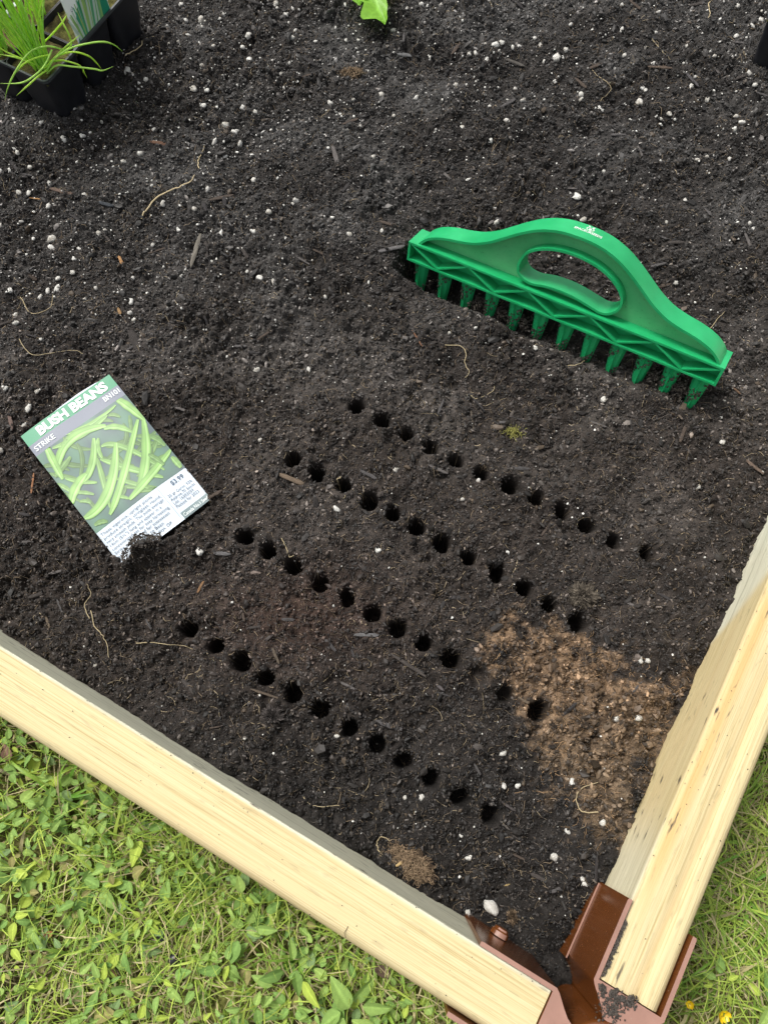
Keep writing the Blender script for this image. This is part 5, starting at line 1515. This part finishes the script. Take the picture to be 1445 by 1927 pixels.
def stem_mesh():
    V, Fq = tube_arrays(smooth_path([(0, 0, -.006), (.0006, 0, .003), (0, .0004, .010)], 6), .0005, 5)
    m_ = np_mesh('stem', V, Fq, np.broadcast_to(np.array([.16, .20, .06]), (len(V), 3))); m_.materials.append(M_weed); return m_
STEM = stem_mesh()
def weed(p, nleaf, size, lb, grp, h0=.004):
    t = empty('broadleaf_weed', p); tag(t, lb, 'weed', grp)
    link('stem', STEM, None, t)
    a0 = random.uniform(0, 6.28)
    for i in range(nleaf):
        o = link('leaf', random.choice(LM), None, t)
        a = a0 + i * 2.4 + random.uniform(-.4, .4); r = random.uniform(.0, .007) * (1 + i / nleaf)
        s0 = size * random.uniform(.6, 1.25); z = h0 + random.uniform(.002, .014) + .0012 * i
        o.location = (math.cos(a) * r, math.sin(a) * r, z); o.scale = (s0, s0, s0)
        o.rotation_euler = (random.uniform(-.3, .6), random.uniform(-.6, .6), a - math.pi / 2)
    return t
wp = []
tries = 0
def clear_of_bed(p, m_=.012):
    s_, t_ = to_st(p.x, p.y)
    return t_ < -BW - m_ or s_ < -BW - m_
while len(wp) < 135 and tries < 14000:
    tries += 1
    x = random.uniform(-40, 900); y = random.uniform(1370, 1960)
    dist = (y - (1355 + .645 * x))
    if dist < 12: continue
    w = 1.0 if y < 1690 and x < 430 else .10 if y > 1740 else .25
    if dist < 90: w = max(w, .6)
    if random.random() > w: continue
    p = lawn_px(x, y)
    if not clear_of_bed(p) or any((p - q_).length < .0138 for q_ in wp): continue
    wp.append(p)
WITEMS = []
for p in wp:
    pp = Vector((p.x, p.y, float(zlawn(p.x, p.y)[0])))
    o = weed(pp, random.randint(4, 8), random.choice((.0075, .0095, .011, .013, .0158)), 'low weed with rounded oval green leaves growing in the lawn grass', 'oval-leaved weeds in the lawn')
    x, y = proj(p.x, p.y, p.z); WITEMS.append((o, x, y, random.random()))
by_landmark(WITEMS, 'low oval-leaved weed growing')
for (x, y, sz, nl_, lb) in ((660, 1880, .021, 6, 'large-leaved dark weed beside the near timber, left of the bracket'), (560, 1815, .019, 5, 'weed with long leaves below the middle of the near timber'), (1415, 1868, .017, 5, 'bluish green weed right of the buttercups'), (1330, 1830, .013, 5, 'small weed in the grass beside the right arm of the bracket')):
    p = lawn_px(x, y); weed(Vector((p.x, p.y, float(zlawn(p.x, p.y)[0]))), nl_, sz, lb, 'oval-leaved weeds in the lawn', .012)
# broad grass blades arching at the right of the timber
M_blade = attr_mat('broad_grass', rough=0.45, spec=0.4, noise=(120, .15), trans=.3)
tuft_spots = [(1390, 1690, 'clump of broad bright grass blades beside the right timber'), (1425, 1600, 'clump of broad grass by the right edge of the photo'), (1345, 1800, 'grass clump beside the end of the right timber'), (1440, 1820, 'grass clump above the buttercups at the right edge'), (120, 1500, 'grass clump poking through the weeds at the far left'), (560, 1800, 'grass clump halfway along the near timber')]
for x, y, lb in tuft_spots:
    p = lawn_px(x, y); base_ = Vector((p.x, p.y, float(zlawn(p.x, p.y)[0])))
    t = empty('grass_clump', base_); tag(t, lb, 'grass clump', 'broad grass clumps')
    for i in range(11):
        a = random.uniform(0, 6.28)
        L_ = random.uniform(.03, .065); nsg = 10; w = random.uniform(.0010, .0021); e_ = random.uniform(.7, 1.3); x0, y0, z0 = random.gauss(0, .004), random.gauss(0, .004), 0.0; V = []; bend_ = random.uniform(.12, .3); tn = random.gauss(0, .12)
        for k in range(nsg + 1):
            tq = k / nsg; ww = w * (1 - tq ** 2.5 * .95)
            sx, sy = -math.sin(a), math.cos(a)
            for q_ in (-1, 0, 1): V.append((x0 + sx * ww * q_, y0 + sy * ww * q_, z0 + abs(q_) * ww * .45))
            x0 += math.cos(a) * math.cos(e_) * L_ / nsg; y0 += math.sin(a) * math.cos(e_) * L_ / nsg; z0 = max(.003, z0 + math.sin(e_) * L_ / nsg); e_ = max(-.8, e_ - bend_); a += tn
        V = np.array(V); s2, t2 = to_st(V[:, 0] + base_.x, V[:, 1] + base_.y)
        if ((t2 > -BW) & (s2 > -BW)).any(): continue
        g = random.random(); cl = np.array([.13, .30, .035]) * (1 - g) + np.array([.27, .43, .06]) * g
        link('blade', np_mesh('blade', V, grid_faces(nsg + 1, 3), np.broadcast_to(cl, (len(V), 3))), M_blade, t)
# buttercups
M_petal = plain_mat('yellow_petal', (.80, .56, .01), .3, .5); M_stam = plain_mat('yellow_centre', (.55, .42, .02), .6, .3)
def petal_mesh():
    V = []; 
    for i in range(6):
        t = i / 5
        for j in range(6):
            e = j / 5 * 2 - 1; w = .0034 * (math.sin(math.pi * (t * .72 + .12)) ** .8)
            V.append((e * w, .0006 + t * .0066, .0034 * t * t + .0014 * e * e * t))
    m_ = np_mesh('petal', np.array(V), grid_faces(6, 6)); m_.materials.append(M_petal); return m_
PM = petal_mesh()
for x, y, sc, tl, lb in ((1357, 1907, .85, (.5, .35, 0), 'larger yellow buttercup flower at the bottom right corner'), (1299, 1889, .5, (.2, -.5, 0), 'smaller half-open yellow buttercup beside the bracket')):
    p = P(x, y, LAWN + .028); t = empty('buttercup', p); t.rotation_euler = tl; t.scale = (sc,) * 3
    tag(t, lb, 'flower', 'buttercups in the lawn')
    for k in range(5):
        o = link('petal', PM, None, t); o.rotation_euler = (0.25, 0, k * 1.2566)
    bm = bmesh.new(); bmesh.ops.create_icosphere(bm, subdivisions=2, radius=.0016)
    for v in bm.verts: v.co.z = v.co.z * .8 + .001
    link('flower_centre', bm_mesh('flower_centre', bm, smooth=True), M_stam, t)
    V, Fq = tube_arrays(smooth_path([(0, 0, 0), (.001, .002, -.012), (.003, .004, -.03)], 8), .0005, 5)
    link('stem', np_mesh('stem', V, Fq, np.broadcast_to(np.array([.15, .26, .05]), (len(V), 3))), M_weed, t)
# debris on the lawn
def twig(pp, r, cl, lb, z=LAWN + .012):
    path = smooth_path([tuple(P(x, y, z)) for x, y in pp], 16)
    V, Fq = tube_arrays(path - path[0], np.linspace(r, r * .6, 16), 6)
    o = link('twig', np_mesh('twig', V, Fq, np.broadcast_to(np.array(cl), (len(V), 3))), M_fibre); o.location = path[0]; tag(o, lb, 'twig')
twig([(-5, 1424), (25, 1410), (62, 1396), (75, 1398)], .0009, (.20, .14, .08), 'brown twig on the lawn under the left end of the near timber')
twig([(270, 1593), (300, 1594), (336, 1596)], .0007, (.42, .38, .22), 'straight pale straw lying among the weeds')
twig([(200, 1800), (213, 1830), (232, 1850)], .0008, (.42, .24, .16), 'reddish straw on the mossy lawn')
twig([(355, 1775), (380, 1792)], .0009, (.45, .40, .26), 'short pale straw beside the black plastic scraps')
twig([(120, 1830), (130, 1860), (136, 1890)], .0006, (.45, .40, .24), 'thin dry stalk at the bottom left of the lawn')
M_scrap = plain_mat('black_scrap', (.014, .014, .017), .35, .5)
for a, b2, lb in (((300, 1747), (308, 1778), 'larger black plastic scrap on the lawn'), ((318, 1812), (334, 1800), 'smaller black plastic scrap lower on the lawn')):
    A_, B2 = P(*a, LAWN + .014), P(*b2, LAWN + .014); d = B2 - A_
    bm = bmesh.new(); nrm = Vector((-d.y, d.x, 0)).normalized() * .0045
    rows_ = []
    for i in range(7):
        t = i / 6 - .5
        rows_.append([bm.verts.new(d * t + nrm * q_ + Vector((0, 0, .002 - .0035 * q_ * q_ * math.cos(t) - .004 * t * t))) for q_ in (-1, -.5, 0, .5, 1)])
    for u, v in zip(rows_[:-1], rows_[1:]):
        for j in range(4): bm.faces.new((u[j], u[j + 1], v[j + 1], v[j]))
    e_ = bmesh.ops.extrude_face_region(bm, geom=list(bm.faces))
    for v in e_['geom']:
        if isinstance(v, bmesh.types.BMVert): v.co.z -= .0012
    o = link('plastic_scrap', bm_mesh('plastic_scrap', bm, smooth=True), M_scrap); o.location = (A_ + B2) / 2; tag(o, lb, 'plastic scrap')
M_dead = attr_mat('dead_leaf', rough=.8, spec=.15, noise=(80, .3))
for x, y, s0, a, cl, lb in ((18, 1432, .016, .5, (.16, .10, .07), 'curled brown dead leaf at the left edge of the lawn'), (100, 1755, .010, 2.2, (.28, .13, .06), 'small rust-coloured dead leaf among the weeds'), (735, 1835, .016, 1.2, (.10, .07, .05), 'dark brown dead leaf under the near timber')):
    m_ = weed_leaf_mesh(.6, .25, .6, cl, int(x) + 50); o = link('dead_leaf', m_, M_dead); p = P(x, y, LAWN + .014)
    o.location = p; o.scale = (s0,) * 3; o.rotation_euler = (.2, .2, a); tag(o, lb, 'dead leaf', 'dead leaves on the lawn')
bpy.context.view_layer.update()
